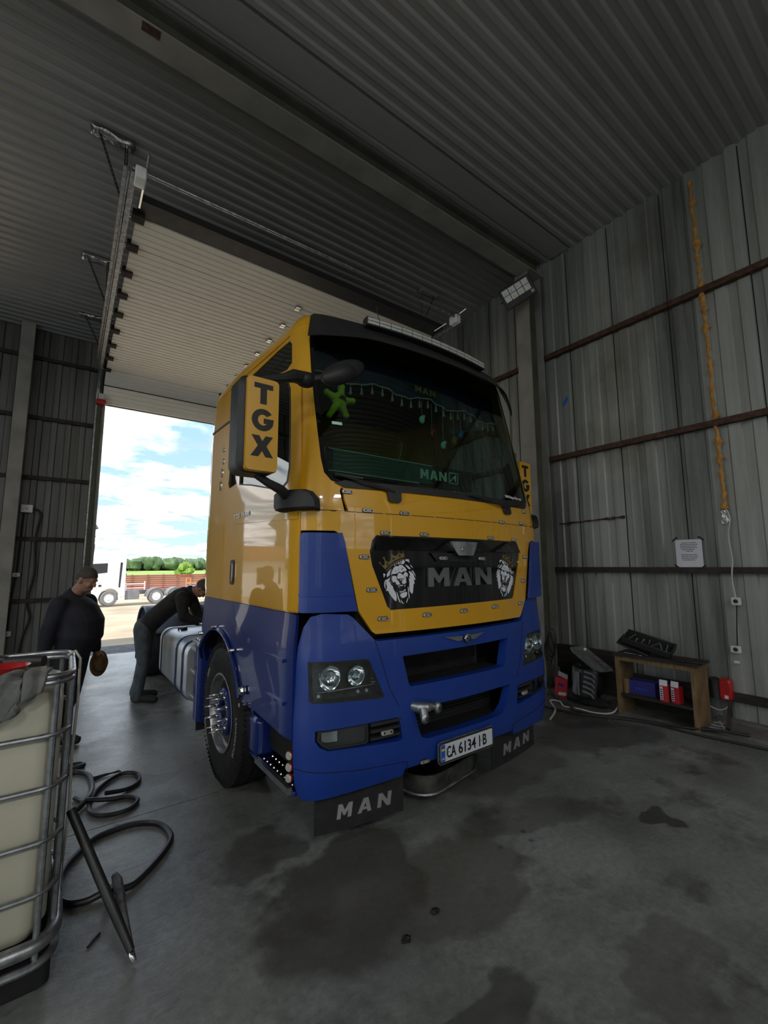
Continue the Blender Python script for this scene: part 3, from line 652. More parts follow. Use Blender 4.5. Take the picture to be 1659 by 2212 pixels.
MB().use('black').box((D1[0] - 0.05, 4.80, ZP + 0.01), (D1[1] + 0.05, 5.05, ZP + 0.09)).build('rubber_edge_seal', door)
for y in ysm[1:] + [9.59]:
    for x in (2.5,): MB().use('chrome').box((x - 0.035, y - 0.05, ZP - 0.022), (x + 0.035, y + 0.05, ZP - 0.004)).tube([(x - 0.05, y, ZP - 0.018), (x + 0.05, y, ZP - 0.018)], 0.009, 8).build('hinge', door)
for y in ysm:
    mb = MB().use('rustdark'); mb.box((D1[0] - 0.09, y - 0.06, ZP - 0.03), (D1[0] + 0.03, y + 0.06, ZP + 0.05)); mb.use('chrome').lathe([(0, -0.03), (0.028, -0.03), (0.028, 0.0), (0, 0.0)], (D1[0] - 0.10, y, ZP + 0.0), (1, 0, 0), 12); mb.build('roller_bracket', door)
def track(x, s):
    mb = MB().use('galv')
    pts = [(10.06, 0.0), (10.06, 4.6)] + [(10.06 - 0.45 * (1 - cos(radians(a))), 5.02 + 0.45 * sin(radians(a))) for a in range(0, 91, 15)] + [(4.42, ZP)]
    for off, w in ((0.0, 0.012), (0.045, 0.012)):
        vs = []
        for i, (y, z) in enumerate(pts):
            a = pts[max(0, i - 1)]; b = pts[min(len(pts) - 1, i + 1)]; L = hypot(b[0] - a[0], b[1] - a[1]); nyy, nzz = (b[1] - a[1]) / L, -(b[0] - a[0]) / L
            for (dx_, dn) in ((0, -0.03), (0.05 * s, -0.03), (0.05 * s, -0.018), (0.012 * s, -0.018), (0.012 * s, 0.018), (0.05 * s, 0.018), (0.05 * s, 0.03), (0, 0.03)):
                vs.append((x + dx_ + off * s * 0, y + nyy * dn, z + nzz * dn))
        n = 8; mb.add(vs, [(i * n + j, i * n + (j + 1) % n, (i + 1) * n + (j + 1) % n, (i + 1) * n + j) for i in range(len(pts) - 1) for j in range(n)] + [tuple(range(n)), tuple((len(pts) - 1) * n + j for j in range(n))[::-1]])
        break
    mb.box((x - 0.01 * s - 0.05 * s, 4.42, ZP - 0.01), (x - 0.01 * s, 9.7, ZP + 0.0))
    mb.box((x - 0.012 * s - 0.0, 4.42, ZP - 0.05), (x - 0.02 * s, 9.6, ZP + 0.05))
    return mb
track(0.235, 1).build('track_rail', door, sharp=25); track(4.72, -1).build('track_rail', door, sharp=25)
MB().use('galv').tube([(0.24, 4.44, ZP + 0.02), (2.4, 4.44, ZP + 0.035), (4.75, 4.44, ZP + 0.02)], 0.019, 10).build('spring_shaft', door)
for x in (0.32, 4.62): MB().use('whitepaint').rbox((x - 0.05, 4.40, ZP - 0.07), (x + 0.05, 4.56, ZP + 0.06), 0.02, 3, 0).build('cable_bracket', door)
for x in (0.36, 4.58):
    MB().use('chrome').tube([(x, 4.34, ZP + 0.02), (x, 4.20, ZP + 0.03)], 0.012, 8).tube([(x, 4.62, ZP), (x, 4.9, ZP)], 0.012, 8).build('tension_rod', door)
MB().use('redbowl').rbox((0.24, 9.9, 4.87), (0.40, 10.04, 4.97), 0.02, 3, 0).use('socket').rbox((0.27, 9.9, 4.97), (0.38, 10.02, 5.09), 0.02, 3, 0).build('warning_buffer', door)
# perforated hangers with foil at the roof, one pair per spot
for (x, y, sd_) in ((0.08, 5.25, 1), (0.05, 7.45, 1), (0.07, 9.1, 1), (4.82, 5.3, -1)):
    zc_ = ceil_z(y) - 0.03
    h = empty('ceiling_hanger', (x, y, zc_), 0, {5.25: 'foil-wrapped perforated hanger at the near end of the left door rail', 7.45: 'foil-wrapped perforated hanger halfway along the left door rail', 9.1: 'foil-wrapped perforated hanger nearest the outer door wall', 5.3: 'perforated hanger over the right door rail behind the truck roof'}[y], 'hanger', 'perforated hangers carrying the door rails')
    f = MB().use('foil' if x < 1 else 'colpaint'); vs = []; rnd2 = random.Random(int(y * 10)); nx, ny = 12, 5
    for j in range(ny + 1):
        for i in range(nx + 1):
            e = 0.0 if 0 < i < nx and 0 < j < ny else 0.02
            vs.append((-0.20 + 0.42 * i / nx + rnd2.uniform(-.012, .012), -0.07 + 0.14 * j / ny + rnd2.uniform(-.012, .012), -0.012 - (0.024 * rnd2.random() if x < 1 else 0) + e))
    f.add(vs, [(j * (nx + 1) + i, j * (nx + 1) + i + 1, (j + 1) * (nx + 1) + i + 1, (j + 1) * (nx + 1) + i) for j in range(ny) for i in range(nx)]); f.build('foil_cover' if x < 1 else 'mounting_plate', h, recalc=False, thick=0.004)
    dz = ZP - zc_; tx = 0.17 * sd_
    for (a, b) in (((-0.12 * sd_, -0.02, 0), (tx, 0.05, dz * 0.8)), ((tx - 0.03 * sd_, 0.0, 0), (tx, 0.03, dz))):
        s_ = MB().use('rustdark'); a, b = Vector(a), Vector(b); d = (b - a).normalized(); L = (b - a).length
        for w in (-0.016, 0.016): s_.bar(a + Vector((w * 0.8, w, 0)), b + Vector((w * 0.8, w, 0)), 0.008, 0.006)
        q = 0
        while q < L: s_.bar(a + d * q + Vector((-0.013, -0.016, 0)), a + d * q + Vector((0.013, 0.016, 0)), 0.008, 0.006); q += 0.045
        s_.build('perforated_strap', h)

# ================================================================== THE YELLOW AND BLUE TRUCK
TX, TY, TH = 2.35, 2.25, radians(0.8)
truck = empty('semi_truck', (TX, TY, 0), TH, 'yellow and blue tractor unit parked nose-in inside the workshop, lion heads on its grille', 'truck')
def plan_poly():
    P = [(1.0 * i / 40, 0.10 * (i / 40) ** 2) for i in range(41)]
    p0, p3 = (1.0, .10), (1.225, .34); p1, p2 = (1.15, .13), (1.225, .19)
    for i in range(1, 21):
        t = i / 20; P.append(tuple((1 - t) ** 3 * p0[k] + 3 * (1 - t) ** 2 * t * p1[k] + 3 * (1 - t) * t * t * p2[k] + t ** 3 * p3[k] for k in (0, 1)))
    for i in range(1, 41): P.append((1.225, .34 + (2.22 - .34) * i / 40))
    for i in range(1, 9): a = radians(90 * i / 8); P.append((1.125 + .10 * cos(a), 2.22 + .10 * sin(a)))
    for i in range(1, 11): P.append((1.125 * (1 - i / 10), 2.32))
    return P
PP_ = plan_poly(); SS_ = [0.0]
for i in range(1, len(PP_)): SS_.append(SS_[-1] + hypot(PP_[i][0] - PP_[i - 1][0], PP_[i][1] - PP_[i - 1][1]))
UMAX = SS_[-1]; U0 = SS_[60]
def U(y): return U0 + (y - .34) if y >= .34 else 1.0066 + (U0 - 1.0066) * 0 + next((SS_[i] - 1.0066 + (y - PP_[i][1]) / max(PP_[i + 1][1] - PP_[i][1], 1e-6) * (SS_[i + 1] - SS_[i]) for i in range(40, 60) if PP_[i][1] <= y <= PP_[i + 1][1]), 0)
def plan(u):
    a = min(abs(u), UMAX - 1e-6); lo, hi = 0, len(SS_) - 1
    while hi - lo > 1:
        m = (lo + hi) // 2
        if SS_[m] <= a: lo = m
        else: hi = m
    t = (a - SS_[lo]) / (SS_[hi] - SS_[lo]); A, B = PP_[lo], PP_[hi]
    x, y = A[0] + t * (B[0] - A[0]), A[1] + t * (B[1] - A[1])
    # smooth normal
    i0, i1 = max(0, lo - 1), min(len(PP_) - 1, hi + 1)
    tx, ty = PP_[i1][0] - PP_[i0][0], PP_[i1][1] - PP_[i0][1]
    if lo == 0: tx, ty = (1, 0.0 + ty / max(tx, 1e-6) * t)
    L = hypot(tx, ty); nx, ny = ty / L, -tx / L
    s = 1 if u >= 0 else -1
    return x * s, y, nx * s, ny
def sst(a, b, x):
    t = max(0, min(1, (x - a) / (b - a))); return t * t * (3 - 2 * t)
def cabf(off=0.0):
    def f(u, z, d):
        x, y, nx, ny = plan(u); k = off + d
        fr = 1 - sst(1.25, 2.9, abs(u))
        lean = 0.03 * (1 - sst(1.15, 1.5, abs(u))) + max(0, z - 2.1) * 0.2 * fr
        kk = 1 - 0.08 * fr * max(0, min(z, 3.6) - 2.1) / 1.2
        rear = sst(1.5, 2.2, y) * -0.16 * sst(2.9, 3.5, z)
        return (x * kk + nx * k, y + ny * k + lean + rear, z)
    return f
def bumf(off=0.0):
    def f(u, z, d):
        x, y, nx, ny = plan(u)
        b = 0.018 * exp(-((z - 0.72) / 0.22) ** 2) - 0.035 * sst(1.12, 1.42, z) - 0.02 * sst(0.50, 0.36, z)
        k = off + b + d
        return (x + nx * k, y + ny * k, z)
    return f
def xz(y0):      # flat plane facing forward
    return lambda x, z, d: (x, y0 - d, z)
def sidef(off=0.0, flare=0.0):
    def f(u, z, d):
        x, y, nx, ny = plan(u); k = off + d + flare * sst(1.42, 1.15, z); return (x + nx * k, y + ny * k, z)
    return f
_wl = [(.95, 2.212), (1.04, 2.238), (1.085, 2.29), (1.104, 2.385), (1.117, 2.515), (1.128, 2.631), (1.139, 2.751), (1.162, 3.038), (1.174, 3.287), (1.166, 3.42)]
ws = [(-a, b) for a, b in _wl] + _wl[::-1]
dwin = [(.335, 2.235), (.30, 2.33), (.30, 2.70), (.31, 2.92), (.36, 3.01), (.56, 3.07), (1.24, 3.04), (1.29, 3.0), (1.30, 2.36), (1.0, 2.31), (.60, 2.225), (.42, 2.205)]
uwin = [(.325, 3.30), (.32, 3.14), (.41, 3.112), (.80, 3.155), (1.175, 3.212), (1.438, 3.255), (1.128, 3.285), (.60, 3.342), (.37, 3.345)]
rwin = [(1.39, 2.39), (1.60, 2.372), (1.635, 2.42), (1.53, 2.90), (1.49, 2.94), (1.40, 2.92)]
def su(poly, s): p = [(s * U(y), z) for y, z in poly]; return p if s > 0 else p[::-1]
# shell
sh = MB().use('yellow')
out = [(-UMAX + .001, 1.415), (-1.245, 1.415), (-1.245, 2.045), (-.956, 2.045), (-.985, 2.17), (-.975, 2.195), (.975, 2.195), (.985, 2.17), (.956, 2.045), (1.245, 2.045), (1.245, 1.415), (UMAX - .001, 1.415), (UMAX - .001, 3.31), (3.1, 3.31), (1.3, 3.43), (-1.3, 3.43), (-3.1, 3.31), (-UMAX + .001, 3.31)]
hs = [ws] + [su(p, s) for s in (-1, 1) for p in (dwin, uwin, rwin)]
patch(sh, out, cabf(), hs, 0.075, 0.02)
# rounded roof edge and roof skin
R_ = .15; us = [(-UMAX + 2 * UMAX * i / 160) for i in range(160)]; rings = []
for k_ in range(7):
    a = radians(90 * k_ / 6); rings.append([cabf(-R_ * (1 - cos(a)))(u, (3.43 - .12 * max(0, min(1, (abs(u) - 1.3) / 1.8))) + R_ * sin(a), 0) for u in us])
cx_, cy_ = 0, 1.2
for t in (0.8, 0.5, 0.2): rings.append([(p[0] * t, cy_ + (p[1] - cy_) * t, p[2] * t + 3.53 * (1 - t) + .015 * (1 - t)) for p in rings[6]])
vs = [p for r in rings for p in r] + [(cx_, cy_, 3.545)]; n = 160
fs = [(k_ * n + i, k_ * n + (i + 1) % n, (k_ + 1) * n + (i + 1) % n, (k_ + 1) * n + i) for k_ in range(len(rings) - 1) for i in range(n)]
fs += [((len(rings) - 1) * n + i, (len(rings) - 1) * n + (i + 1) % n, len(vs) - 1) for i in range(n)]
sh.add(vs, fs, True)
sh.build('cab_shell', truck, sharp=50)
# roof cladding ribs at the side rail and the black joint strip at the rear corner
for s in (-1, 1):
    mb = MB().use('black'); patch(mb, su([(1.50, 2.985), (2.20, 3.0), (2.20, 3.018), (1.50, 3.003)], s), cabf(0.006), step=.1, thick=.008); mb.build('joint_strip', truck)
    mb = MB().use('yellow'); patch(mb, su([(.36, 3.385), (1.9, 3.285), (2.0, 3.305), (.36, 3.41)], s), cabf(0.008), step=.1, thick=.01); mb.build('roof_rail', truck)
# windscreen and windows
MBw = MB().use('wglass'); patch(MBw, [(a * 1.004, b) for a, b in ws], cabf(-.006), (), .12); MBw.build('windshield', truck, recalc=False)
# ceramic edge of the windscreen
mb = MB().use('blackgloss'); inner = [(a * .975, 2.212 + (b - 2.212) * .98 + .018) for a, b in ws]; patch(mb, ws, cabf(-.001), [inner], .12, .004); mb.build('windshield_frame', truck)
# seams and doors
dpoly = [(.205, 1.425), (1.44, 1.425), (1.36, 2.34), (1.36, 3.04), (1.28, 3.09), (.60, 3.115), (.30, 3.06), (.205, 2.96)]
for s in (-1, 1):
    dm = MB().use('yellow'); patch(dm, su(dpoly, s), cabf(0.012), [su(dwin, s)], .075, .012)
    # swage line under the window sill
    patch(dm, su([(.22, 1.985), (1.42, 2.045), (1.42, 2.06), (.22, 2.035)], s), cabf(0.020), (), .08, .01)
    dd = dm.build('cab_door', truck, sharp=45)
    g = MB().use('sglass'); patch(g, su(dwin, s), cabf(0.0), (), .2); g.build('door_window', dd, recalc=False)
    g = MB().use('black')
    inn = [(.96 * (a - .8) + .8, .97 * (b - 2.63) + 2.63) for a, b in dwin]; patch(g, su(dwin, s), cabf(0.014), [su(inn, s)], .1, .006); g.build('window_seal', dd)
    hm = MB().use('black'); patch(hm, su([(p[0], p[1]) for p in rrect(1.385, 1.65, .10, .20, .03)], s), cabf(.018), [su(rrect(1.40, 1.65, .04, .13, .015), s)], .03, .02)
    hm.use('chrome'); patch(hm, su(rrect(1.36, 1.65, .018, .15, .008), s), cabf(.030), (), .03, .012); hm.build('door_handle', dd)
    g = MB().use('sglass'); patch(g, su(uwin, s), cabf(-.004), (), .2); g.build('upper_side_window', truck, recalc=False)
    g = MB().use('sglass'); patch(g, su(rwin, s), cabf(-.004), (), .2); g.build('rear_side_window', truck, recalc=False)
    lp = MB().use('yellow'); pp = [(1.66, 1.50), (2.27, 1.50), (2.27, 2.055), (1.70, 2.055)]; patch(lp, su(pp, s), cabf(.005), (), .1, .008); lp.build('locker_door', truck)
    tx_ = MB().use('silvertext')
    q0, q1 = (1.385, 1.02) if s < 0 else (1.02, 1.385)
    fm = (lambda u, z, d: cabf(.014)(-U(u) if True else 0, z, d)) if s < 0 else (lambda u, z, d: cabf(.014)(U(u), z, d))
    put_text(tx_, 'TGX 18.480', fm, q0, q1, 2.082, 2.118, 0.03, .003); tx_.build('model_lettering', dd, recalc=False)
    for yy_, zz_, hh in ((1.800, 2.763, .022), (1.806, 2.654, .030), (1.827, 2.55, .04), (1.853, 2.433, .045)):
        el = [(yy_ + .020 * cos(radians(a)), zz_ + hh * sin(radians(a))) for a in range(0, 360, 24)]
        m_ = MB().use('chrome'); patch(m_, su(el, s), cabf(.008), (), 0, .008); m_.build('oval_badge', truck)
# hood (front flap) with the grille opening
gr_out = [(-.735, 1.895), (.735, 1.895), (.765, 1.86), (.782, 1.79), (.765, 1.70), (.665, 1.445), (.64, 1.425), (-.63, 1.412), (-.655, 1.435), (-.765, 1.70), (-.782, 1.79), (-.765, 1.86)]
hood = [(-.93, 2.043), (-.958, 2.12), (-.965, 2.192), (.965, 2.192), (.958, 2.12), (.93, 2.043), (1.236, 2.036), (1.236, 1.915), (1.02, 1.915), (.985, 1.895), (.95, 1.83), (.86, 1.42), (.765, 1.285), (.74, 1.268), (-.74, 1.268), (-.765, 1.285), (-.86, 1.42), (-.95, 1.83), (-.985, 1.895), (-1.02, 1.915), (-1.236, 1.915), (-1.236, 2.036)]
hd = MB().use('yellow'); patch(hd, hood, cabf(.006), [gr_out], .07, .03)
hd.build('front_flap', truck, sharp=45)
for z_ in (2.038,):
    mb = MB().use('black'); patch(mb, [(-1.24, z_ - .002), (1.24, z_ - .002), (1.24, z_ + .003), (-1.24, z_ + .003)], cabf(.0062), (), .1, .01); mb.build('flap_seam', truck)
gp = MB().use('blackgloss'); patch(gp, gr_out, cabf(-.004), (), .08, .03); grille = gp.build('grille_panel', truck, sharp=45)
tb = MB().use('blackgloss'); patch(tb, [(-.72, 1.885), (.72, 1.885), (.738, 1.80), (-.738, 1.80)], lambda u, z, d: cabf(.006 + .035 * sst(1.90, 1.80, z))(u, z, d), (), .05, .03); tb.build('grille_top_trim', grille, sharp=30)
sh_ = MB().use('chrome'); patch(sh_, [(-.14, 1.868), (.14, 1.868), (.10, 1.80), (.075, 1.768), (-.075, 1.768), (-.10, 1.80)], lambda u, z, d: cabf(.055 + .01 * cos(u * 20))(u, z, d), (), .02, .02)
lionbody = [(-.07, 1.80), (-.045, 1.815), (-.05, 1.835), (.0, 1.835), (.035, 1.85), (.06, 1.845), (.055, 1.83), (.04, 1.82), (.045, 1.795), (.03, 1.795), (.022, 1.815), (-.02, 1.812), (-.035, 1.795), (-.05, 1.795)]
patch(sh_, lionbody, cabf(.07), (), 0, .015); sh_.build('maker_emblem', grille, sharp=30)
cb_ = MB().use('black'); patch(cb_, [(-.30, 1.785), (.30, 1.785), (.24, 1.725), (-.24, 1.725)], cabf(.012), (), .05, .012)
for i in range(22):
    x_ = -.25 + i * .0235; patch(cb_, [(x_, 1.73), (x_ + .007, 1.73), (x_ + .018, 1.78), (x_ + .011, 1.78)], cabf(.016), (), 0, .004)
cb_.build('carbon_vent', grille)
ml = MB().use('chrome'); letters(ml, 'MAN', cabf(0.0), -.335, .325, 1.552, 1.682, .20, .022); ml.build('grille_lettering', grille, sharp=30)
# lion heads
LION = {'white': [
 [(730,1125),(740,1060),(790,960),(840,925),(890,935),(930,897),(985,905),(1060,965),(1098,1015),(1085,1045),(1020,1050),(970,1080),(930,1060),(905,1060),(880,1090),(800,1110),(760,1105)],
 [(900,1092),(930,1080),(990,1120),(1030,1150),(1040,1190),(1020,1218),(960,1213),(880,1222),(868,1170),(882,1122)],
 [(1015,1118),(1060,1062),(1110,1085),(1130,1130),(1115,1185),(1095,1165),(1080,1150),(1070,1200),(1090,1212),(1060,1250),(1095,1252),(1065,1280),(1090,1290),(1085,1312),(1040,1345),(990,1330),(975,1290),(1015,1240),(1048,1205),(1040,1160)],
 [(760,1150),(835,1155),(858,1190),(855,1235),(890,1262),(925,1320),(940,1350),(860,1355),(828,1332),(850,1318),(810,1290),(772,1300),(745,1250),(740,1190)],
 [(920,1242),(960,1235),(1000,1227),(985,1250),(950,1260)],
 [(925,1365),(1010,1362),(1005,1382),(930,1386)],[(890,1360),(912,1385),(918,1425),(895,1400)],[(1060,1355),(1058,1400),(1040,1405),(1045,1375)],
 [(920,1495),(950,1515),(1030,1490),(1055,1455),(1070,1500),(1040,1510),(960,1530),(930,1540)],
 [(940,1570),(1000,1535),(1090,1525),(1105,1560),(1090,1620),(1040,1655),(980,1660),(935,1610)],
 [(690,1190),(690,1230),(660,1290),(690,1270),(700,1300),(715,1350),(760,1390),(775,1450),(830,1540),(850,1620),(845,1720),(825,1725),(790,1690),(740,1630),(690,1560),(650,1480),(605,1490),(630,1400),(610,1320),(620,1240)],
 [(625,1225),(598,1290),(590,1370),(598,1445),(572,1400),(565,1310),(585,1250)],
 [(730,990),(700,1050),(690,1130),(630,1180),(625,1120),(660,1050)],[(545,1090),(595,1110),(580,1150),(560,1190),(550,1140)],
 [(1145,1045),(1200,1060),(1260,1110),(1290,1190),(1325,1255),(1280,1240),(1290,1360),(1265,1330),(1260,1420),(1250,1530),(1225,1580),(1190,1540),(1165,1500),(1160,1400),(1165,1320),(1150,1210),(1180,1230),(1160,1150),(1195,1160)],
 [(1210,1025),(1260,1040),(1300,1110),(1325,1190),(1290,1130),(1250,1070)],[(1055,890),(1110,910),(1160,950),(1200,1000),(1150,1000),(1100,950)],[(1180,895),(1220,920),(1260,985),(1215,950)],
 [(1060,780),(1100,765),(1160,775),(1165,855),(1130,820),(1080,810)],[(960,880),(990,800),(1020,785),(1050,810),(1050,850),(1010,885)],[(920,875),(950,810),(965,805),(940,880)],[(880,880),(895,835),(915,825),(905,880)],[(845,880),(850,855),(870,890)],[(780,915),(820,885),(830,915)],
 [(850,1510),(875,1560),(890,1620),(920,1700),(945,1775),(910,1740),(880,1670)],[(1125,1405),(1145,1440),(1150,1560),(1165,1620),(1155,1690),(1140,1640),(1130,1520)],[(950,1705),(980,1740),(1025,1795),(990,1785),(960,1750)],[(1120,1650),(1125,1700),(1085,1785),(1080,1760),(1100,1710)]],
 'gold': [[(440,840),(485,845),(500,900),(560,910),(580,870),(570,790),(535,740),(545,720),(575,725),(595,800),(650,840),(700,820),(720,750),(715,650),(695,600),(735,595),(755,660),(800,690),(860,685),(895,630),(885,560),(870,530),(905,525),(925,610),(965,645),(1000,610),(990,510),(1020,500),(1030,600),(1050,720),(950,745),(820,800),(700,880),(590,1005)],
 [(605,1030),(720,910),(830,830),(950,775),(1045,755),(1045,768),(950,795),(840,850),(730,935),(625,1042)]],
 'ink': [[(640+25*cos(t*.8),885+28*sin(t*.8)) for t in range(8)],[(780+25*cos(t*.8),760+28*sin(t*.8)) for t in range(8)],[(930+22*cos(t*.8),690+28*sin(t*.8)) for t in range(8)],[(800,1030),(840,1040),(850,1052),(820,1045)],[(960,1010),(1010,965),(1015,970),(980,1015)],[(900,995),(915,1010),(903,1018),(890,1008)],[(795,1118),(845,1125),(850,1142),(810,1135)],[(990,1085),(1045,1058),(1030,1090),(1005,1105)]]}
# crop pixel -> (u,z) offset from the head centre (affine fit of the near emblem)
def lion_uz(a, b, s):
    px, py = 780 + a * .09042 - 865, 1140 + b * .09042 - 1250
    du = px * .00363 + 0.0; dz = -py * .00317 + px * .00022 * 0
    return (s * (0.55) + (-s) * 0 + (du if s < 0 else -du), 1.612 + dz)
for s in (-1, 1):
    lm = MB()
    for key, lift in (('white', .003), ('gold', .003), ('ink', .0045)):
        lm.use(key)
        for poly in LION[key]:
            pts = [lion_uz(a, b, s) for a, b in poly]
            patch(lm, pts, cabf(-.004 + lift), (), 0, .002)
    lm.build('lion_emblem', grille, recalc=False)
# marker lights
def marker(u, z, f=None, w=.078, h=.022, parent=truck, swap=False):
    f = f or cabf(.008); mb = MB().use('black'); patch(mb, rrect(u, z, w, h + .006, .012), f, (), 0, .006)
    mb.use('orangelens'); patch(mb, rrect(u, z, w * .93, h, .010), lambda a, b, d: f(a, b, d + .010), [rrect(u + .004, z, w * .72, h * .55, .004)], 0, .010)
    mb.use('ink'); patch(mb, rrect(u + .004, z, w * .72, h * .55, .004), lambda a, b, d: f(a, b, d + .008), (), 0, .004)
    mb.use('led'); patch(mb, rrect(u - w * .38, z, w * .1, h * .6, .003), lambda a, b, d: f(a, b, d + .014), (), 0, .004)
    letters(mb, 'MAN', f, u - w * .16, u + w * .24, z - h * .2, z + h * .2, .2, .011)
    return mb.build('marker_light', parent, recalc=False)
for (u, z) in ((-.938, 2.168), (-.798, 2.053), (-.519, 2.05), (-.669, 1.912), (-.353, 1.912), (.349, 1.912), (.691, 1.908), (-.821, 1.754), (-.768, 1.545), (-.689, 1.361), (-.339, 1.364), (.009, 1.37), (.374, 1.378), (.758, 1.379), (.824, 1.566), (.878, 1.768), (.835, 2.057), (.513, 2.048), (.925, 2.167)): marker(u, z)
for u in (-.20, .205): marker(u, 1.748, cabf(.022), parent=grille)
# blue corner panels
cp = [(.975, 1.905), (1.0, 1.90), (1.215, 1.902), (1.238, 1.88), (1.238, 1.425), (1.22, 1.418), (.868, 1.418), (.90, 1.56), (.955, 1.85)]
for s in (-1, 1):
    mb = MB().use('blue'); q = cp if s > 0 else mirror(cp); patch(mb, q, cabf(.012 if s < 0 else .045), (), .05, .025)
    patch(mb, [(s * a, b) for a, b in [(.90, 1.515), (1.235, 1.515), (1.235, 1.53), (.903, 1.53)]][::s], cabf(.017 if s < 0 else .05), (), .05, .01)
    mb.build('corner_deflector', truck, sharp=45)
    if s < 0: continue
    mb = MB().use('black'); patch(mb, [(s * a, b) for a, b in [(.93, 1.44), (1.24, 1.44), (1.24, 1.89), (1.0, 1.89)]][::s], cabf(-.012), (), .08, .02)
    for z_ in (1.55, 1.65, 1.75): patch(mb, [(s * a, b) for a, b in [(1.0, z_), (1.235, z_), (1.235, z_ + .02), (1.0, z_ + .02)]][::s], cabf(.02), (), .08, .03)
    mb.build('deflector_louvre', truck)
# dark core behind bumper
mb = MB().use('core'); mb.box((-1.12, .36, .46), (1.12, .9, 1.36)); mb.box((-.85, .14, 1.24), (.85, .40, 1.44)); mb.box((-1.1, .9, .8), (1.1, 2.2, 1.40)); mb.build('engine_bay', truck)
# bumper
hl = [(-1.188, 1.138), (-.825, 1.128), (-.80, 1.118), (-.700, .893), (-.715, .884), (-1.155, .905), (-1.175, .92)]
fg = [(-1.138, .755), (-.615, .757), (-.60, .745), (-.575, .625), (-.60, .613), (-1.07, .640), (-1.115, .665), (-1.138, .70)]
gr1 = [(-.56, 1.118), (.505, 1.128), (.435, .932), (.42, .925), (-.50, .925), (-.515, .932)]
gr2 = [(-.492, .787), (.488, .787), (.478, .73), (.43, .64), (.37, .592), (.30, .585), (-.38, .585), (-.425, .60), (-.445, .64)]
bo = [(-1.262, .44), (-1.268, 1.0), (-1.262, 1.22), (-1.235, 1.33), (-1.185, 1.392), (-1.10, 1.410), (-.93, 1.398), (-.90, 1.38), (-.755, 1.232), (-.73, 1.226), (.73, 1.236), (.76, 1.245), (.86, 1.385), (.90, 1.41), (1.10, 1.410), (1.185, 1.392), (1.235, 1.33), (1.262, 1.22), (1.268, 1.0), (1.262, .44), (1.24, .38), (1.19, .365), (.56, .39), (.545, .43), (.30, .435), (-.30, .435), (-.545, .43), (-.56, .39), (-1.19, .365), (-1.24, .38)]
bm2 = MB().use('blue'); patch(bm2, bo, bumf(), [hl, mirror(hl), fg, mirror(fg), gr1, gr2], .06, .07)
bumper = bm2.build('bumper', truck, sharp=42)
for s in (-1, 1):
    mb = MB().use('core')
    for ln in ([(-1.262, .545), (-.90, .50), (-.535, .478)], [(-.76, 1.24), (-.66, .93), (-.60, .82)], [(-.537, .475), (-.53, .40)]):
        pts = [bumf(.0008)(s * a, b, 0) for a, b in [(ln[i][0] + (ln[i + 1][0] - ln[i][0]) * t / 8, ln[i][1] + (ln[i + 1][1] - ln[i][1]) * t / 8) for i in range(len(ln) - 1) for t in range(9)]]
        mb.tube(pts, .0022, 5)
    mb.build('bumper_seam', bumper)
    # headlight
    h0 = MB().use('black'); q = hl if s < 0 else mirror(hl)
    patch(h0, q, bumf(-.085), (), .06, .01); rim = [(p[0] + (p[0] - s * .95) * -.035, p[1] + (p[1] - 1.01) * -.06) for p in q]
    patch(h0, q, bumf(-.004), [rim], .05, .07); head = h0.build('headlight', truck)
    for (u, z, r) in ((1.045, 1.035, .070), (.875, 1.032, .058)):
        x, y, nx, ny = plan(s * u); c = Vector((x, y, z)); ax = Vector((0.0, -1.0, 0)).normalized(); mb = MB().use('reflector')
        mb.lathe([(0.012, -.07), (r * .55, -.062), (r * .85, -.045), (r, -.020), (r + .004, -.018), (r + .004, -.03)], c + Vector((0, .005, 0)), ax, 28); mb.use('lens').ell(c + Vector((0, .048, 0)), (r * .32, .02, r * .32)); mb.build('reflector_bowl', head)
    mb = MB().use('chrome'); mb.tube([bumf(-.03)(s * u, .955 + .03 * (1.1 - u), 0) for u in (1.13, 1.05, .95, .85, .76)], .006, 6); mb.use('led')
    for u in (1.12, .86, .80): mb.ell(bumf(-.05)(s * u, .93, 0), (.012, .012, .012), None, 8, 6)
    for i in range(6): mb.bar(bumf(-.05)(s * .765, 1.085 - i * .022, 0), bumf(-.05)(s * .735, 1.085 - i * .022, 0), .012, .004)
    mb.build('running_lamp', head)
    mb = MB().use('lens'); patch(mb, q, bumf(-.006), (), .08); mb.build('headlight_glass', head, recalc=False)
    # fog lamp recess
    h0 = MB().use('black'); q = fg if s < 0 else mirror(fg); patch(h0, q, bumf(-.075), (), .06, .01)
    def FQ(P): return [(s * a, b) for a, b in P][::-s] if s < 0 else [(a, b) for a, b in P]
    for (z0, z1) in ((.735, .752), (.698, .712), (.655, .668)): patch(h0, FQ([(.60, z0), (.80, z0 - .004), (.80, z1), (.585, z1)]), bumf(.004), (), .05, .05)
    fog = h0.build('fog_lamp', truck)
    lp = [(.815, .752), (1.125, .750), (1.128, .70), (1.10, .668), (1.06, .645), (.83, .638), (.812, .65)]
    mb = MB().use('black'); patch(mb, FQ(lp), bumf(-.006), [FQ([(.97 + (a - .97) * .92, .70 + (b - .70) * .84) for a, b in lp])], .05, .02)
    mb.use('reflector'); patch(mb, FQ([(1.0, .738), (1.10, .736), (1.10, .675), (1.0, .672)]), bumf(-.04), (), .02, .01); mb.build('lamp_housing', fog)
    mb = MB().use('lens'); patch(mb, FQ(lp), bumf(-.012), (), .08); mb.build('lamp_glass', fog, recalc=False)
    marker(s * .69, .683, bumf(.0), w=.088, h=.026)
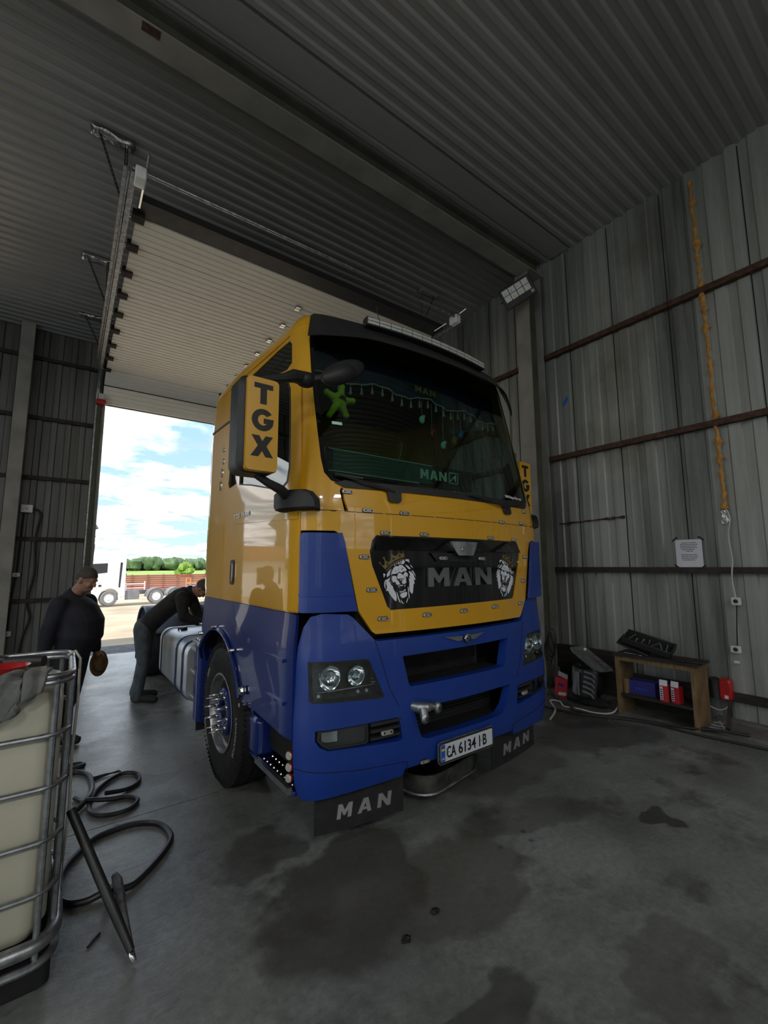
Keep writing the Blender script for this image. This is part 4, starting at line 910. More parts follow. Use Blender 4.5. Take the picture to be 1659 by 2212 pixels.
# radiator grilles
mb = MB().use('grime'); mb.box((-.49, .27, .86), (.40, .30, 1.15)).use('alu').box((-.50, .262, .86), (-.485, .275, 1.15)).box((.385, .262, .86), (.40, .275, 1.15)); mb.use('core')
for i in range(24): mb.box((-.485, .264, .875 + i * .0115), (.385, .271, .879 + i * .0115))
mb.build('radiator', truck)
mb = MB().use('black'); mb.box((-.5, .22, .56), (.5, .24, .82)); mb.box((-.5, .06, .565), (.48, .24, .58)); mb.box((-.52, .03, .905), (.46, .24, .92)); mb.use('core')
for i in range(9): mb.box((-.45, .205, .60 + i * .022), (.45, .218, .606 + i * .022))
mb.build('lower_intake', truck)
# emblem with wings
mb = MB().use('chrome'); mb.lathe([(0, .012), (.022, .012), (.030, .008), (.032, 0)], (0, -.03 + .012, 1.182), (0, -1, 0), 24)
for s in (-1, 1):
    for k_, (z0, L) in enumerate(((1.190, .215), (1.183, .175), (1.175, .13))):
        pts = [(s * .036, z0 + .006), (s * .06, z0 + .010), (s * L, z0 + .016 - k_ * .004), (s * (L * .7), z0 - .001 - k_ * .003), (s * .036, z0 - .005)]
        patch(mb, pts, bumf(.010), (), 0, .012)
mb.use('ink').lathe([(.015, .0125), (.021, .0130), (.021, .0128), (.015, .0128)], (0, -.018, 1.182), (0, -1, 0), 24); mb.box((-.016, -.032, 1.180), (.016, -.0305, 1.184)); mb.build('winged_badge', truck, recalc=False)
# tow hook: shackle
mb = MB().use('galv'); mb.tube([(-.50, .08, .795), (-.47, -.02, .80), (-.43, -.05, .80), (-.40, -.05, .80)], [.03, .036, .034, .026], 12); mb.tube([(-.46, -.05, .80), (-.465, -.065, .745)], [.030, .026], 12); mb.ell((-.465, -.070, .745), (.030, .022, .034)); mb.tube([(-.46, -.04, .805), (-.36, -.055, .795)], [.022, .020], 10); mb.ell((-.345, -.06, .785), (.030, .024, .038)); mb.use('rustdark').ell((-.465, -.090, .745), (.012, .008, .014)).ell((-.345, -.082, .785), (.012, .008, .014)); mb.build('tow_shackle', truck)
# number plate
pz, px_ = .476, -.040
mb = MB().use('black'); patch(mb, rrect(px_, pz, .535, .132, .02), xz(-.028), (), 0, .018); plate = mb.build('number_plate', truck, recalc=True)
mb = MB().use('plate'); patch(mb, rrect(px_, pz, .512, .108, .010), xz(-.030), (), 0, .004); mb.use('flagblue'); patch(mb, rrect(px_ - .236, pz, .038, .106, .008), xz(-.031), (), 0, .002)
mb.use('flagyellow'); patch(mb, rrect(px_ - .236, pz + .022, .026, .012, .001), xz(-.0322), (), 0, .001); mb.build('plate_face', plate, recalc=True)
mb = MB().use('galv'); patch(mb, rrect(px_, pz, .545, .142, .024), xz(-.026), [rrect(px_, pz, .515, .112, .012)], 0, .012); mb.build('plate_frame', plate)
mb = MB().use('ink')
for txt, a, b in (('CA', -.205, -.118), ('6134', -.092, .078), ('I', .113, .122), ('B', .152, .190)):
    put_text(mb, txt, xz(-.0315), px_ + a, px_ + b, pz - .036, pz + .036, .012, .002)
for a in (-.188, .136): mb.lathe([(0, .002), (.004, .002), (.004, 0)], (px_ + a, -.0305, pz), (0, -1, 0), 10)
mb.use('plate'); put_text(mb, 'UA', xz(-.0325), px_ - .247, px_ - .225, pz - .040, pz - .024, .01, .001); mb.build('plate_characters', plate, recalc=False)
marker(-.40, .445, bumf(.006), w=.075, h=.018)
# mud flaps under the bumper
for (u0, u1, z0, z1, wz) in ((-1.085, -.49, .135, .40, 1), (.375, 1.06, .15, .42, 1)):
    mb = MB().use('rubber'); ff = lambda u, z, d: (lambda p: (p[0], p[1] + .11, p[2]))(bumf(0)(u, z + .0, d)); patch(mb, [(u0, z0), (u1, z0 - .0), (u1, z1), (u0, z1)], lambda u, z, d: (u, .215 - .16 * 0 - d, z) if False else (plan(u)[0], plan(u)[1] + .10 - d, z), (), .08, .01); fl_ = mb.build('mud_flap', truck)
    mb = MB().use('silvertext'); w_ = (u1 - u0)
    letters(mb, 'MAN', lambda u, z, d: (plan(u)[0], plan(u)[1] + .10 - d, z), u0 + w_ * .22, u0 + w_ * .83, z0 + .065, z0 + .145, .45, .004, .12); mb.build('flap_lettering', fl_, recalc=False)
# side: lower door extension, fender, steps, wheel arch
arch = [(1.72 + .665 * cos(radians(a)), .515 + .65 * sin(radians(a))) for a in range(160, -8, -8)]
for s in (-1, 1):
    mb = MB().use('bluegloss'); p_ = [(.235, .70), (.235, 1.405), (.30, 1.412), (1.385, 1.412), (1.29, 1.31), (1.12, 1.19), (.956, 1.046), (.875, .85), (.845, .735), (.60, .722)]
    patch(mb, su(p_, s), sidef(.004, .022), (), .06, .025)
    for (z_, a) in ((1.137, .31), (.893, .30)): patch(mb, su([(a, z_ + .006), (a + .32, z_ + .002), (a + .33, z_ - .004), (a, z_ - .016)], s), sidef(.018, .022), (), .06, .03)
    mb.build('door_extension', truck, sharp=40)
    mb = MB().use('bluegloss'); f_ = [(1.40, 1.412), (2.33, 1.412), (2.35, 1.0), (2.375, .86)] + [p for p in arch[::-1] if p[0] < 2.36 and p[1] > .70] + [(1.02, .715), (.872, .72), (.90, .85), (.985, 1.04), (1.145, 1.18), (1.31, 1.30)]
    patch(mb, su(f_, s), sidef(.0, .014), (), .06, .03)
    lip = [(y, z) for y, z in arch if .70 < z and y < 2.4]; vs = []
    mb.tube([sidef(.012, .014)(s * U(max(y, .35)), z, 0) for y, z in lip], .016, 8); mb.build('front_fender', truck, sharp=40)
    mb = MB().use('core')      # liner of the wheel arch
    prof = [(1.72 + .70 * cos(radians(a)), .515 + .69 * sin(radians(a))) for a in range(178, -4, -7)]
    vs = [(s * x_, y, z) for x_ in (.70, 1.20) for y, z in prof]; k_ = len(prof); mb.add(vs, [(i, i + 1, k_ + i + 1, k_ + i) for i in range(k_ - 1)], True); mb.box((s * .68, 1.0, .5), (s * .70, 2.45, 1.2)); mb.build('wheel_arch_liner', truck)
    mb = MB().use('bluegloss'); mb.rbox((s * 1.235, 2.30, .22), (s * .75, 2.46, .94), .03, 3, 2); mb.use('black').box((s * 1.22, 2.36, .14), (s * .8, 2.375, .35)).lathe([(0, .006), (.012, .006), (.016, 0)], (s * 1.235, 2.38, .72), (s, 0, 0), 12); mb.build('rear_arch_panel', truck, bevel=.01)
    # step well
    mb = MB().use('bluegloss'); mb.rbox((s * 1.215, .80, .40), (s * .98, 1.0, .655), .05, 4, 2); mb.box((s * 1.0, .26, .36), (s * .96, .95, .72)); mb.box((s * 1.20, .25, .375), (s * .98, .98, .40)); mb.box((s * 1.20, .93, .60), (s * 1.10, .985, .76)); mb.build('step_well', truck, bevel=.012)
    st = MB().use('blackgloss'); st.box((s * 1.20, .28, .40), (s * 1.0, .80, .415)); st.use('alu').box((s * 1.228, .27, .385), (s * 1.20, .80, .42)); st.use('chrome')
    for i in range(9):
        for j in range(3): st.lathe([(0, .007), (.006, .006), (.009, 0)], (s * (1.18 - .06 * j), .31 + .055 * i, .415), (0, 0, 1), 8)
    st.build('boarding_step', truck)
    for z_ in (.585, .520, .460):
        mb = MB().use('redbowl').lathe([(0, 0), (.024, 0), (.026, .012), (.020, .020), (0, .020)], (s * 1.195, .31, z_), (s, -.45, 0), 18); mb.use('led').lathe([(0, .0215), (.020, .0215), (.023, .018)], (s * 1.195, .31, z_), (s, -.45, 0), 18); mb.build('round_step_lamp', truck)
    for (y_, z_, a) in ((1.731, 1.18, 0), (1.25, 1.055, 30), (.972, .723, 60), (2.157, 1.075, -20)):
        mb = MB().use('chrome'); c_ = Vector(sidef(.02, .014)(s * U(y_), z_, 0)); mb.tube([c_ - Vector((s * .01, 0, 0)), c_ + Vector((s * .026, 0, 0))], .016, 10); mb.use('peach').tube([c_ + Vector((s * .026, 0, 0)), c_ + Vector((s * .030, 0, 0))], .012, 10); mb.build('arch_side_lamp', truck)
    mb = MB().use('chrome'); c_ = Vector(sidef(.01, .014)(s * U(.985), .815, 0)); mb.lathe([(0, .035), (.026, .033), (.034, .02), (.034, 0)], c_, (s, 0, 0), 8, False); mb.use('lens').lathe([(0, .037), (.024, .036)], c_, (s, 0, 0), 8); mb.build('hexagonal_reflector', truck)
# bumper end seal
# wheels
def wheel(y, s, R, wdt, xo, text=True, spikes=True, dish=.11, dual=False):
    """tyre outer wall at x = s*xo"""
    zc_ = R - .012; c = Vector((s * xo, y, zc_)); ax = Vector((s, 0, 0)); r0 = .292
    prof = [(r0 - .01, -.03), (r0 + .006, -.004), (r0 + .03, .0), (r0 + (R - r0) * .45, .012), (R - .075, .002), (R - .035, -.012), (R - .012, -.03), (R, -.06)]
    for g in range(1, 4):
        t = .06 + (wdt - .12) * g / 4; prof += [(R, -t + .006), (R - .012, -t + .004), (R - .012, -t - .004), (R, -t - .006)]
    prof += [(R, -wdt + .06), (R - .03, -wdt + .01), (r0, -wdt)]
    mb = MB().use('rubber').lathe(prof, c, ax, 72)
    for i in range(90):      # shoulder blocks
        a = 2 * pi * i / 90; d = Vector((0, cos(a), sin(a))); t_ = Vector((0, -sin(a), cos(a)))
        mb.obox(c + d * (R - .022) + ax * -.014, (d, t_, ax), (.022, .0045, .010))
    W_ = mb.build('wheel', truck, sharp=30)
    mb = MB().use('alu').lathe([(r0 + .004, -.012), (r0 + .010, .004), (r0 - .004, .006), (r0 - .014, -.006), (r0 - .02, -.05), (r0 - .04, -.06), (r0 - .045, -dish), (.20, -dish - .01), (.17, -dish + .03), (.13, -dish + .04), (.13, -dish - .02)], c, ax, 60)
    mb.use('core')
    for i in range(10):
        a = 2 * pi * (i + .5) / 10; p = c + Vector((0, cos(a), sin(a))) * .205 + ax * (-dish + .0); mb.lathe([(0, .002), (.022, .002), (.024, -.004)], p, ax, 12)
    mb.build('rim', W_, sharp=35)
    mb = MB().use('bluegloss').lathe([(.178, -dish + .03), (.182, -dish + .088), (.160, -dish + .10), (.105, -dish + .097), (.090, -dish + .08), (.088, -dish + .02)], c, ax, 48); mb.use('core').lathe([(.088, -dish + .05), (.05, -dish + .055), (.045, -dish + .08), (0, -dish + .085)], c, ax, 32)
    mb.build('hub_ring', W_, sharp=30)
    for i in range(10):
        a = 2 * pi * (i + .25) / 10; p = c + Vector((0, cos(a), sin(a))) * .138 + ax * (-dish + .096)
        mb = MB().use('chrome').lathe([(.021, 0), (.021, .012), (.016, .018), (.0165, .03), (.002, .105), (0, .107)] if spikes else [(.016, 0), (.016, .03), (.0, .034)], p, ax, 14); mb.build('spike_nut' if spikes else 'wheel_nut', W_, sharp=40)
    if text:
        def fm(a0, rr, rev=False):
            def g(u, z, d):
                a = a0 + (u / rr) * (-1 if not rev else 1); r_ = rr + (z if not rev else z)
                return c + Vector((0, -s * -1 * cos(a) * r_ * 1.0 * (1 if s < 0 else -1), sin(a) * r_)) + ax * (d + .004 + .006)
            return g
        # front part of the wall reads downwards, the rear part shows the size
        def arc(txt, amid, r_in, h, bold=.03, flip=False):
            vs_, fs_ = text_polys(txt, bold); x0_, x1_ = min(v[0] for v in vs_), max(v[0] for v in vs_); hh = .72; w_ = (x1_ - x0_) / hh * h
            P = []
            for (x, z) in vs_:
                u_ = (x - (x0_ + x1_) / 2) / hh * h; zz = z / hh * h
                if not flip: ang = amid - u_ / r_in; rr_ = r_in + zz
                else: ang = amid + u_ / r_in; rr_ = r_in + h - zz
                P.append(c + Vector((0, s * cos(ang) * rr_, sin(ang) * rr_)) + ax * .012)
            mb = MB().use('tyretext'); mb.add(P, fs_); mb.build('tyre_lettering', W_, recalc=False)
        # seen from outside on the truck's right (s=-1): forward is to the viewer's right
        arc('LANVIGATOR', radians(-12), .405, .034); arc('385/65R22.5', radians(218), .405, .034, flip=True); arc('20PR', radians(143), .405, .032)
    return W_
for s in (-1, 1): wheel(1.53, s, .54, .37, 1.245 if s < 0 else 1.22)
for s in (-1, 1): wheel(5.78, s, .505, .58, 1.20, text=False, spikes=False, dish=.16)
# rear fenders
for s in (-1, 1):
    mb = MB().use('whitepaint' if False else 'alu'); pf = [(5.78 + .60 * cos(radians(a)), .50 + .56 * sin(radians(a))) for a in range(160, -2, -9)]
    vs = []
    for rr_, x_ in ((1, 1.235), (1, .62)):
        vs += [(s * x_, y, z) for y, z in pf]
    k_ = len(pf); mb.use('fendergrey').add(vs, [(i, i + 1, k_ + i + 1, k_ + i) for i in range(k_ - 1)], True); mb.tube([(s * 1.235, y, z) for y, z in pf], .016, 8); mb.build('rear_fender', truck, recalc=False, thick=.012)
    mb = MB().use('rubber'); mb.rbox((s * 1.23, 6.36, .16), (s * .66, 6.385, .72), .01, 2, 0); mb.build('rear_mud_flap', truck)
# chassis
for s in (-1, 1):
    mb = MB().use('grime'); mb.box((s * .42, .9, .62), (s * .435, 6.9, .90)).box((s * .36, .9, .62), (s * .435, 6.9, .63)).box((s * .36, .9, .89), (s * .435, 6.9, .90)); mb.build('chassis_rail', truck)
mb = MB().use('grime')
for y in (2.6, 3.8, 5.0, 6.6): mb.box((-.42, y, .66), (.42, y + .12, .86))
mb.tube([(-1.0, 1.53, .528), (1.0, 1.53, .528)], .06, 12).tube([(-.8, 5.78, .49), (.8, 5.78, .49)], .09, 12).ell((0, 5.78, .50), (.24, .24, .24)); mb.build('axle', truck)
mb = MB().use('grime'); mb.prism([(-.45, -.45), (.45, -.45), (.42, .25), (.20, .48), (.06, .10), (-.06, .10), (-.20, .48), (-.42, .25)], (0, 5.7, 1.02), (1, 0, 0), (0, 1, 0), .05); mb.box((-.5, 5.3, .9), (.5, 6.0, 1.02)); mb.build('fifth_wheel', truck, bevel=.01)
mb = MB().use('alu'); mb.box((-.9, 2.62, .96), (.9, 3.70, .985)); mb.use('galv')
for i in range(9): mb.box((-.88, 2.66 + i * .115, .985), (.88, 2.70 + i * .115, .995))
mb.build('catwalk', truck)
# fuel tank on the right, battery box on the left
def rounded_tank(s, y0, y1):
    mb = MB().use('tank'); pr = rrect(s * .80, .53, .74, .64, .13, 5)
    mb.add([(x, y, z) for y in (y0, y0 + .012, y1 - .012, y1) for x, z in [(s * .80 + (a - s * .80) * (.985 if y in (y0, y1) else 1), .53 + (b - .53) * (.985 if y in (y0, y1) else 1)) for a, b in pr]], [(j * 24 + i, j * 24 + (i + 1) % 24, (j + 1) * 24 + (i + 1) % 24, (j + 1) * 24 + i) for j in range(3) for i in range(24)] + [tuple(range(24))[::-1], tuple(72 + i for i in range(24))])
    t = mb.build('fuel_tank', truck, sharp=40)
    for y in (3.22, 3.55, 4.42) if s < 0 else (y0 + .2, y1 - .2):
        b = MB().use('bluegloss' if y < 4 else 'black'); q = rrect(s * .80, .53, .755, .655, .137, 5); b.add([(x, yy_, z) for yy_ in (y - .02, y + .02) for x, z in q], [(i, (i + 1) % 24, 24 + (i + 1) % 24, 24 + i) for i in range(24)]); b.build('tank_strap', t, recalc=False, thick=.008)
    b = MB().use('black').lathe([(0, .05), (.055, .05), (.06, .03), (.06, 0)], (s * .98, (y0 + y1) / 2 + .35, .84), (0, 0, 1), 20); b.use('alu').tube([(s * 1.05, (y0 + y1) / 2 + .15, .84), (s * 1.0, (y0 + y1) / 2 + .42, .88)], .012, 8); b.build('filler_cap', t)
    return t
rounded_tank(-1, 3.05, 4.62); rounded_tank(1, 3.1, 4.3)
mb = MB().use('alu'); 
for z_ in (.30, .56, .80): mb.rbox((-1.13, 2.46, z_ - .025), (-.95, 3.06, z_ + .02), .01, 2, 1)
mb.use('grime').box((-1.09, 2.48, .25), (-.75, 3.04, .82)); mb.build('battery_box', truck)
mb = MB().use('alu'); mb.box((-1.12, 2.50, .86), (-.86, 3.05, .885)); mb.use('chrome')
for i in range(7):
    for j in range(3): mb.lathe([(0, .022), (.014, .018), (.018, 0)], (-1.08 + .075 * j, 2.55 + .075 * i, .885), (0, 0, 1), 10)
mb.build('studded_side_step', truck)
# sun visor and light bar
vz = [(-1.172, 3.29), (-1.16, 3.49), (-1.135, 3.51), (1.135, 3.51), (1.165, 3.49), (1.20, 3.24), (1.19, 3.17), (1.13, 3.20), (.9, 3.25), (.45, 3.275), (-.45, 3.29), (-.9, 3.29)]
mb = MB().use('black'); patch(mb, vz, lambda u, z, d: cabf(.014 + .17 * sst(3.52, 3.24, z) * (1 - .65 * sst(.70, 1.2, abs(u))))(u, z, d), (), .06, .012)
mb.build('sun_visor', truck, sharp=60)
us_ = [-.72 + i * .055 for i in range(27)]
mb = MB().use('black')
base = [Vector(cabf(.05)(u, 3.475, 0)) for u in [-.73 + i * .1085 for i in range(14)]]
for i in range(13):
    a, b = base[i], base[i + 1]; mb.bar(a + Vector((0, 0, .03)), b + Vector((0, 0, .03)), .07, .062)
mb.use('black'); lb = mb.build('light_bar', truck)
mb = MB().use('led')
for i in range(13):
    a, b = base[i], base[i + 1]
    for r_ in (0, 1):
        for q in (.2, .5, .8):
            p = a.lerp(b, q) + Vector((0, -.036, .018 + .026 * r_)); d = (b - a).normalized(); mb.obox(p, (d, Vector((0, 0, 1)), d.cross(Vector((0, 0, 1)))), (.0165, .0105, .003))
mb.build('led_row', lb)
MB().use('black').tube([cabf(.0)(-.55, 3.54, 0), (Vector(cabf(.0)(-.56, 3.54, 0)) + Vector((-.03, .0, .16)))], .003, 6).build('antenna', truck)
# mirrors
def mirror_set(s):
    hx = 1.515 if s < 0 else 1.47; y0 = .12 if s < 0 else .50
    mb = MB().use('black'); mb.rbox((s * (hx - .105), y0 - .01, 2.215), (s * (hx + .125), y0 + .17, 2.775), .05, 4, 1)
    house = mb.build('mirror', truck, sharp=40)
    mb = MB().use('yellow'); pl_ = rrect(s * (hx - .005), 2.495, .19, .545, .025, 4)
    vs = []
    for ins, y in ((1.0, y0 + .03), (1.0, y0 - .015), (.97, y0 - .028)):
        vs += [(s * (hx - .005) + (a - s * (hx - .005)) * ins, y, 2.495 + (b - 2.495) * (ins if ins == 1 else .985)) for a, b in pl_]
    k_ = len(pl_); mb.add(vs, [(j * k_ + i, j * k_ + (i + 1) % k_, (j + 1) * k_ + (i + 1) % k_, (j + 1) * k_ + i) for j in range(2) for i in range(k_)] + [tuple(2 * k_ + i for i in range(k_))]); mb.build('mirror_cover', house, sharp=35)
    f = xz(y0 - .0285)
    mb = MB().use('ink'); cx = s * (hx - .005)
    letters(mb, 'T', f, cx - .055, cx + .055, 2.61, 2.73, thick=.002); letters(mb, 'X', f, cx - .065, cx + .065, 2.305, 2.425, thick=.002)
    G = []
    Rx, Rz = .064, .064; zc2 = 2.517
    outer = [(cx + Rx * cos(radians(a)), zc2 + Rz * sin(radians(a))) for a in range(38, 345, 12)]; inn = [(cx + Rx * .46 * cos(radians(a)), zc2 + Rz * .50 * sin(radians(a))) for a in range(330, 37, -12)]
    patch(mb, outer + [(cx + Rx, zc2 + .01), (cx + .005, zc2 + .01), (cx + .005, zc2 - .020), (cx + Rx * .46, zc2 - .020)] + inn, lambda u, z, d: f(u, z, d + .002), (), 0, .002)
    mb.build('cover_lettering', house, recalc=False)
    mb = MB().use('reflector'); mb.rbox((s * (hx - .09), y0 + .165, 2.24), (s * (hx + .11), y0 + .178, 2.75), .03, 3, 1); mb.build('mirror_glass', house)
    mb = MB().use('black'); mb.tube([(s * (hx - .01), y0 + .07, 2.22), (s * (hx - .08), y0 + .06, 2.18), (s * (hx - .17), y0 + .08, 2.15), (s * (hx - .24), y0 + .14, 2.12)], [.02, .024, .03, .034], 10)
    q = [(.10, 2.03), (.10, 2.14), (.16, 2.165), (.42, 2.15), (.50, 2.12), (.50, 2.045), (.42, 2.03)]
    mb.build('lower_mirror_arm', truck); mb = MB().use('black')
    bs = [(1.115, 2.04), (1.12, 2.10), (1.15, 2.15), (1.19, 2.165), (1.36, 2.168), (1.41, 2.15), (1.41, 2.05), (1.39, 2.035)]
    for o_, in_ in ((.060, 1.0), (.085, .93), (.098, .82)): patch(mb, [(s * (1.26 + (a - 1.26) * in_), 2.10 + (b - 2.10) * in_) for a, b in bs][::s], cabf(o_ * (1 if s < 0 else .5)), (), .03, o_ * .5 if in_ == 1.0 and s > 0 else (o_ if in_ == 1.0 else .03)); mb.build('mirror_foot', truck)
    mb = MB().use('black'); mb.tube([(s * (hx + .02), y0 + .07, 2.77), (s * (hx - .03), y0 + .07, 2.80), (s * (hx - .16), y0 + .06, 2.84), (s * 1.28, .20, 2.88), (s * 1.15, .24, 2.90)] if s < 0 else [(1.46, y0 + .07, 2.77), (1.42, y0 + .06, 2.80), (1.30, y0 - .02, 2.82), (1.16, .44, 2.84)], [.016, .020, .028, .042, .05] if s < 0 else [.016, .02, .024, .026], 10)
    if s < 0: mb.ell((s * 1.19, .22, 2.885), (.07, .05, .052))
    mb.build('upper_mirror_arm', truck)
mirror_set(-1); mirror_set(1)
mb = MB().use('black'); rot = Matrix.Rotation(radians(-30), 3, 'Y'); mb.ell((-1.04, -.0, 2.895), (.175, .06, .068), rot, 28, 16); mb.ell((-1.075, -.015, 2.865), (.135, .062, .062), rot, 28, 16); mb.tube([(-1.16, .13, 2.87), (-1.10, .05, 2.87), (-1.05, -.0, 2.87)], .022, 8); mb.build('ramp_mirror', truck)
# right-side (far) ramp cover ends here; wipers
for (u0, z0, u1, z1) in ((-.595, 2.19, -1.02, 2.28), (.60, 2.175, .12, 2.235), (.60, 2.19, .98, 2.26)):
    mb = MB().use('black'); a = Vector(cabf(.03)(u0, z0, 0)); b = Vector(cabf(.022)(u1, z1, 0)); mb.tube([a, a.lerp(b, .5) + Vector((0, -.02, 0)), b], [.010, .008, .005], 8); c = Vector(cabf(.010)(u1 + .2 * (1 if u0 > u1 else -1), z1 - .01, 0)); mb.bar(b, c, .008, .014); mb.build('wiper', truck)
for u0 in (-.595, .60):
    mb = MB().use('black'); patch(mb, [(u0 - .075, 2.20), (u0 - .055, 2.185), (u0 - .048, 2.13), (u0 - .03, 2.118), (u0 + .03, 2.118), (u0 + .045, 2.13), (u0 + .05, 2.185), (u0 + .07, 2.20)], cabf(.030), (), .03, .03); mb.build('wiper_base', truck)
mb = MB().use('black'); patch(mb, [(-1.02, 2.225), (-.955, 2.198), (.955, 2.198), (1.02, 2.225), (.95, 2.245), (-.95, 2.245)], cabf(.008), (), .08, .01); mb.build('scuttle', truck)
# stickers on the windscreen
mb = MB().use('white'); put_text(mb, 'MAN king of the road', cabf(.002), .66, .945, 2.265, 2.297, .03, .001); mb.use('mint'); patch(mb, rrect(-.985, 2.65, .075, .022, .002), cabf(.001), (), 0, .001); mb.build('windscreen_sticker', truck, recalc=False)
# interior
mb = MB().use('black'); mb.box((-1.08, .20, 1.9), (1.08, .85, 2.16)); mb.rbox((.25, .42, 2.10), (1.0, .80, 2.30), .06, 4, 1); mb.rbox((-.9, .3, 2.10), (.2, .7, 2.19), .03, 3, 1)
mb.box((-1.16, .4, 1.42), (1.16, 2.25, 1.50)); mb.build('dashboard', truck)
mb = MB().use('black'); mb.lathe([(.21, 0), (.225, .012), (.21, .024), (.195, .012), (.21, 0)], (.62, .80, 2.20), (0, .55, .83), 36); mb.tube([(.44, .80, 2.21), (.80, .80, 2.21)], .014, 8); mb.build('steering_wheel', truck)
for x_ in (-.62, .62):
    mb = MB().use('seat'); mb.rbox((x_ - .26, 1.15, 1.50), (x_ + .26, 1.65, 2.0), .08, 4, 0); mb.rbox((x_ - .24, 1.60, 2.0), (x_ + .24, 1.78, 2.62), .07, 4, 1); mb.rbox((x_ - .14, 1.62, 2.64), (x_ + .14, 1.74, 2.82), .05, 4, 1); mb.build('seat', truck)
mb = MB().use('seat'); mb.box((-1.15, 1.82, 1.5), (1.15, 2.24, 2.0)); mb.box((-1.16, 2.22, 1.5), (1.16, 2.25, 3.1)); mb.box((-1.0, .62, 3.38), (1.0, 2.0, 3.40)); mb.build('sleeper_berth', truck)
def cz(x): return 3.085 + .022 * sin(x * 12.5 + 1.0) + .035 * (abs(x) < .0)
cu_ = MB().use('curtain'); vs = []; nn = 70
for i in range(nn + 1):
    x_ = -1.06 + 2.12 * i / nn; wv = .012 * sin(i * 1.3)
    vs += [(x_, .42 + .08 * x_ * x_ + wv, cz(x_)), (x_, .46 + .08 * x_ * x_, 3.36)]
cu_.add(vs, [(2 * i, 2 * i + 2, 2 * i + 3, 2 * i + 1) for i in range(nn)], True)
curt = cu_.build('pelmet_curtain', truck, recalc=False, thick=.006)
mb = MB().use('tassel'); mb.tube([(v[0], v[1] - .006, v[2]) for v in vs[::2]], .006, 6); mb.build('curtain_braid', curt)
mb = MB().use('ochre'); letters(mb, 'MAN', lambda u, z, d: (u, .402 - d, z), -.10, .13, 3.135, 3.19, .2, .003); mb.build('curtain_lettering', curt, recalc=False)
for i in range(20):
    x_ = -.80 + 1.78 * i / 19; y_ = .405 + .08 * x_ * x_; z_ = cz(x_)
    mb = MB().use('tassel').tube([(x_, y_, z_), (x_, y_, z_ - .03)], .0025, 5).lathe([(.002, 0), (.008, -.006), (.006, -.014), (.012, -.045), (.013, -.058), (0, -.058)], (x_, y_, z_ - .028), (0, 0, 1), 8); mb.build('tassel', curt, sharp=60)
mb = MB().use('signboard'); patch(mb, [(-.86, 2.375), (.10, 2.375), (.10, 2.525), (-.86, 2.525)], xz(.43), (), 0, .02); mb.use('blackgloss'); patch(mb, [(-.92, 2.355), (.60, 2.355), (.60, 2.54), (-.92, 2.54)], xz(.435), [[(-.86, 2.375), (.10, 2.375), (.10, 2.525), (-.86, 2.525)]], 0, .03)
mb.use('mint'); letters(mb, 'MAN', xz(.43), -.03, .27, 2.415, 2.495, .2, .004); patch(mb, rrect(.355, 2.455, .115, .10, .015), xz(.425), [rrect(.355, 2.455, .100, .085, .010)], 0, .004)
lb2 = [(-.04, -.03), (-.025, -.03), (-.015, -.005), (.01, -.008), (.015, -.03), (.03, -.03), (.03, .0), (.035, .02), (.025, .035), (.012, .022), (-.01, .005), (-.03, -.012), (-.042, -.02)]
patch(mb, [(.355 + a, 2.455 + b) for a, b in lb2], xz(.425), (), 0, .004); mb.tube([(-.90, .425, 2.53), (.1, .425, 2.53)], .004, 6); mb.tube([(-.90, .425, 2.37), (-.05, .425, 2.37)], .004, 6); mb.build('illuminated_sign', truck, recalc=False)
# hanging things inside the cab (things of their own)
def tl(x, y, z): v = Matrix.Rotation(TH, 3, 'Z') @ Vector((x, y, z)); return (TX + v.x, TY + v.y, v.z)
mb = MB().use('toy'); 
mb.ell((0, 0, 0), (.062, .035, .065))
for a, L in ((80, .11), (160, .115), (12, .115), (236, .15), (300, .115)):
    d = Vector((cos(radians(a)), 0, sin(radians(a)))); mb.tube([d * .02, d * L * .6, d * L], [.034, .026, .020], 12); mb.ell(d * L, (.024, .024, .024))
mb.use('ink'); patch(mb, [(-.03, .005), (.0, .035), (.03, .02), (.04, -.01), (-.01, .0)], xz(-.036), (), 0, .004); mb.use('tassel').tube([(.02, 0, .1), (.03, 0, .2)], .003, 6)
toy = mb.build('plush_toy'); toy.location = tl(-.815, .42, 2.895); toy.rotation_euler = (0, 0, TH); tag(toy, 'yellow star-shaped plush toy hanging behind the windscreen under the curtain', 'toy')
for i, (x, z, col, lab) in enumerate(((-.04, 2.90, 'mint', 'green air freshener hanging nearest the centre of the windscreen'), (.07, 2.80, 'redbowl', 'dark red ball-shaped air freshener hanging behind the windscreen'), (.20, 2.72, 'mint', 'lowest hanging green air freshener behind the windscreen'), (.33, 2.78, 'ochre', 'yellow air freshener hanging behind the windscreen'), (.42, 2.85, 'machblue', 'blue air freshener hanging rightmost behind the windscreen'))):
    mb = MB().use(col).ell((0, 0, 0), (.028, .02, .034), None, 12, 8).ell((.012, -.01, .025), (.016, .012, .016), None, 10, 6); mb.use('tassel').tube([(0, 0, .03), (0, 0, 3.06 - z)], .002, 5)
    o = mb.build('air_freshener'); o.location = tl(x, .39, z); tag(o, lab, 'air freshener', 'air fresheners hanging behind the windscreen')

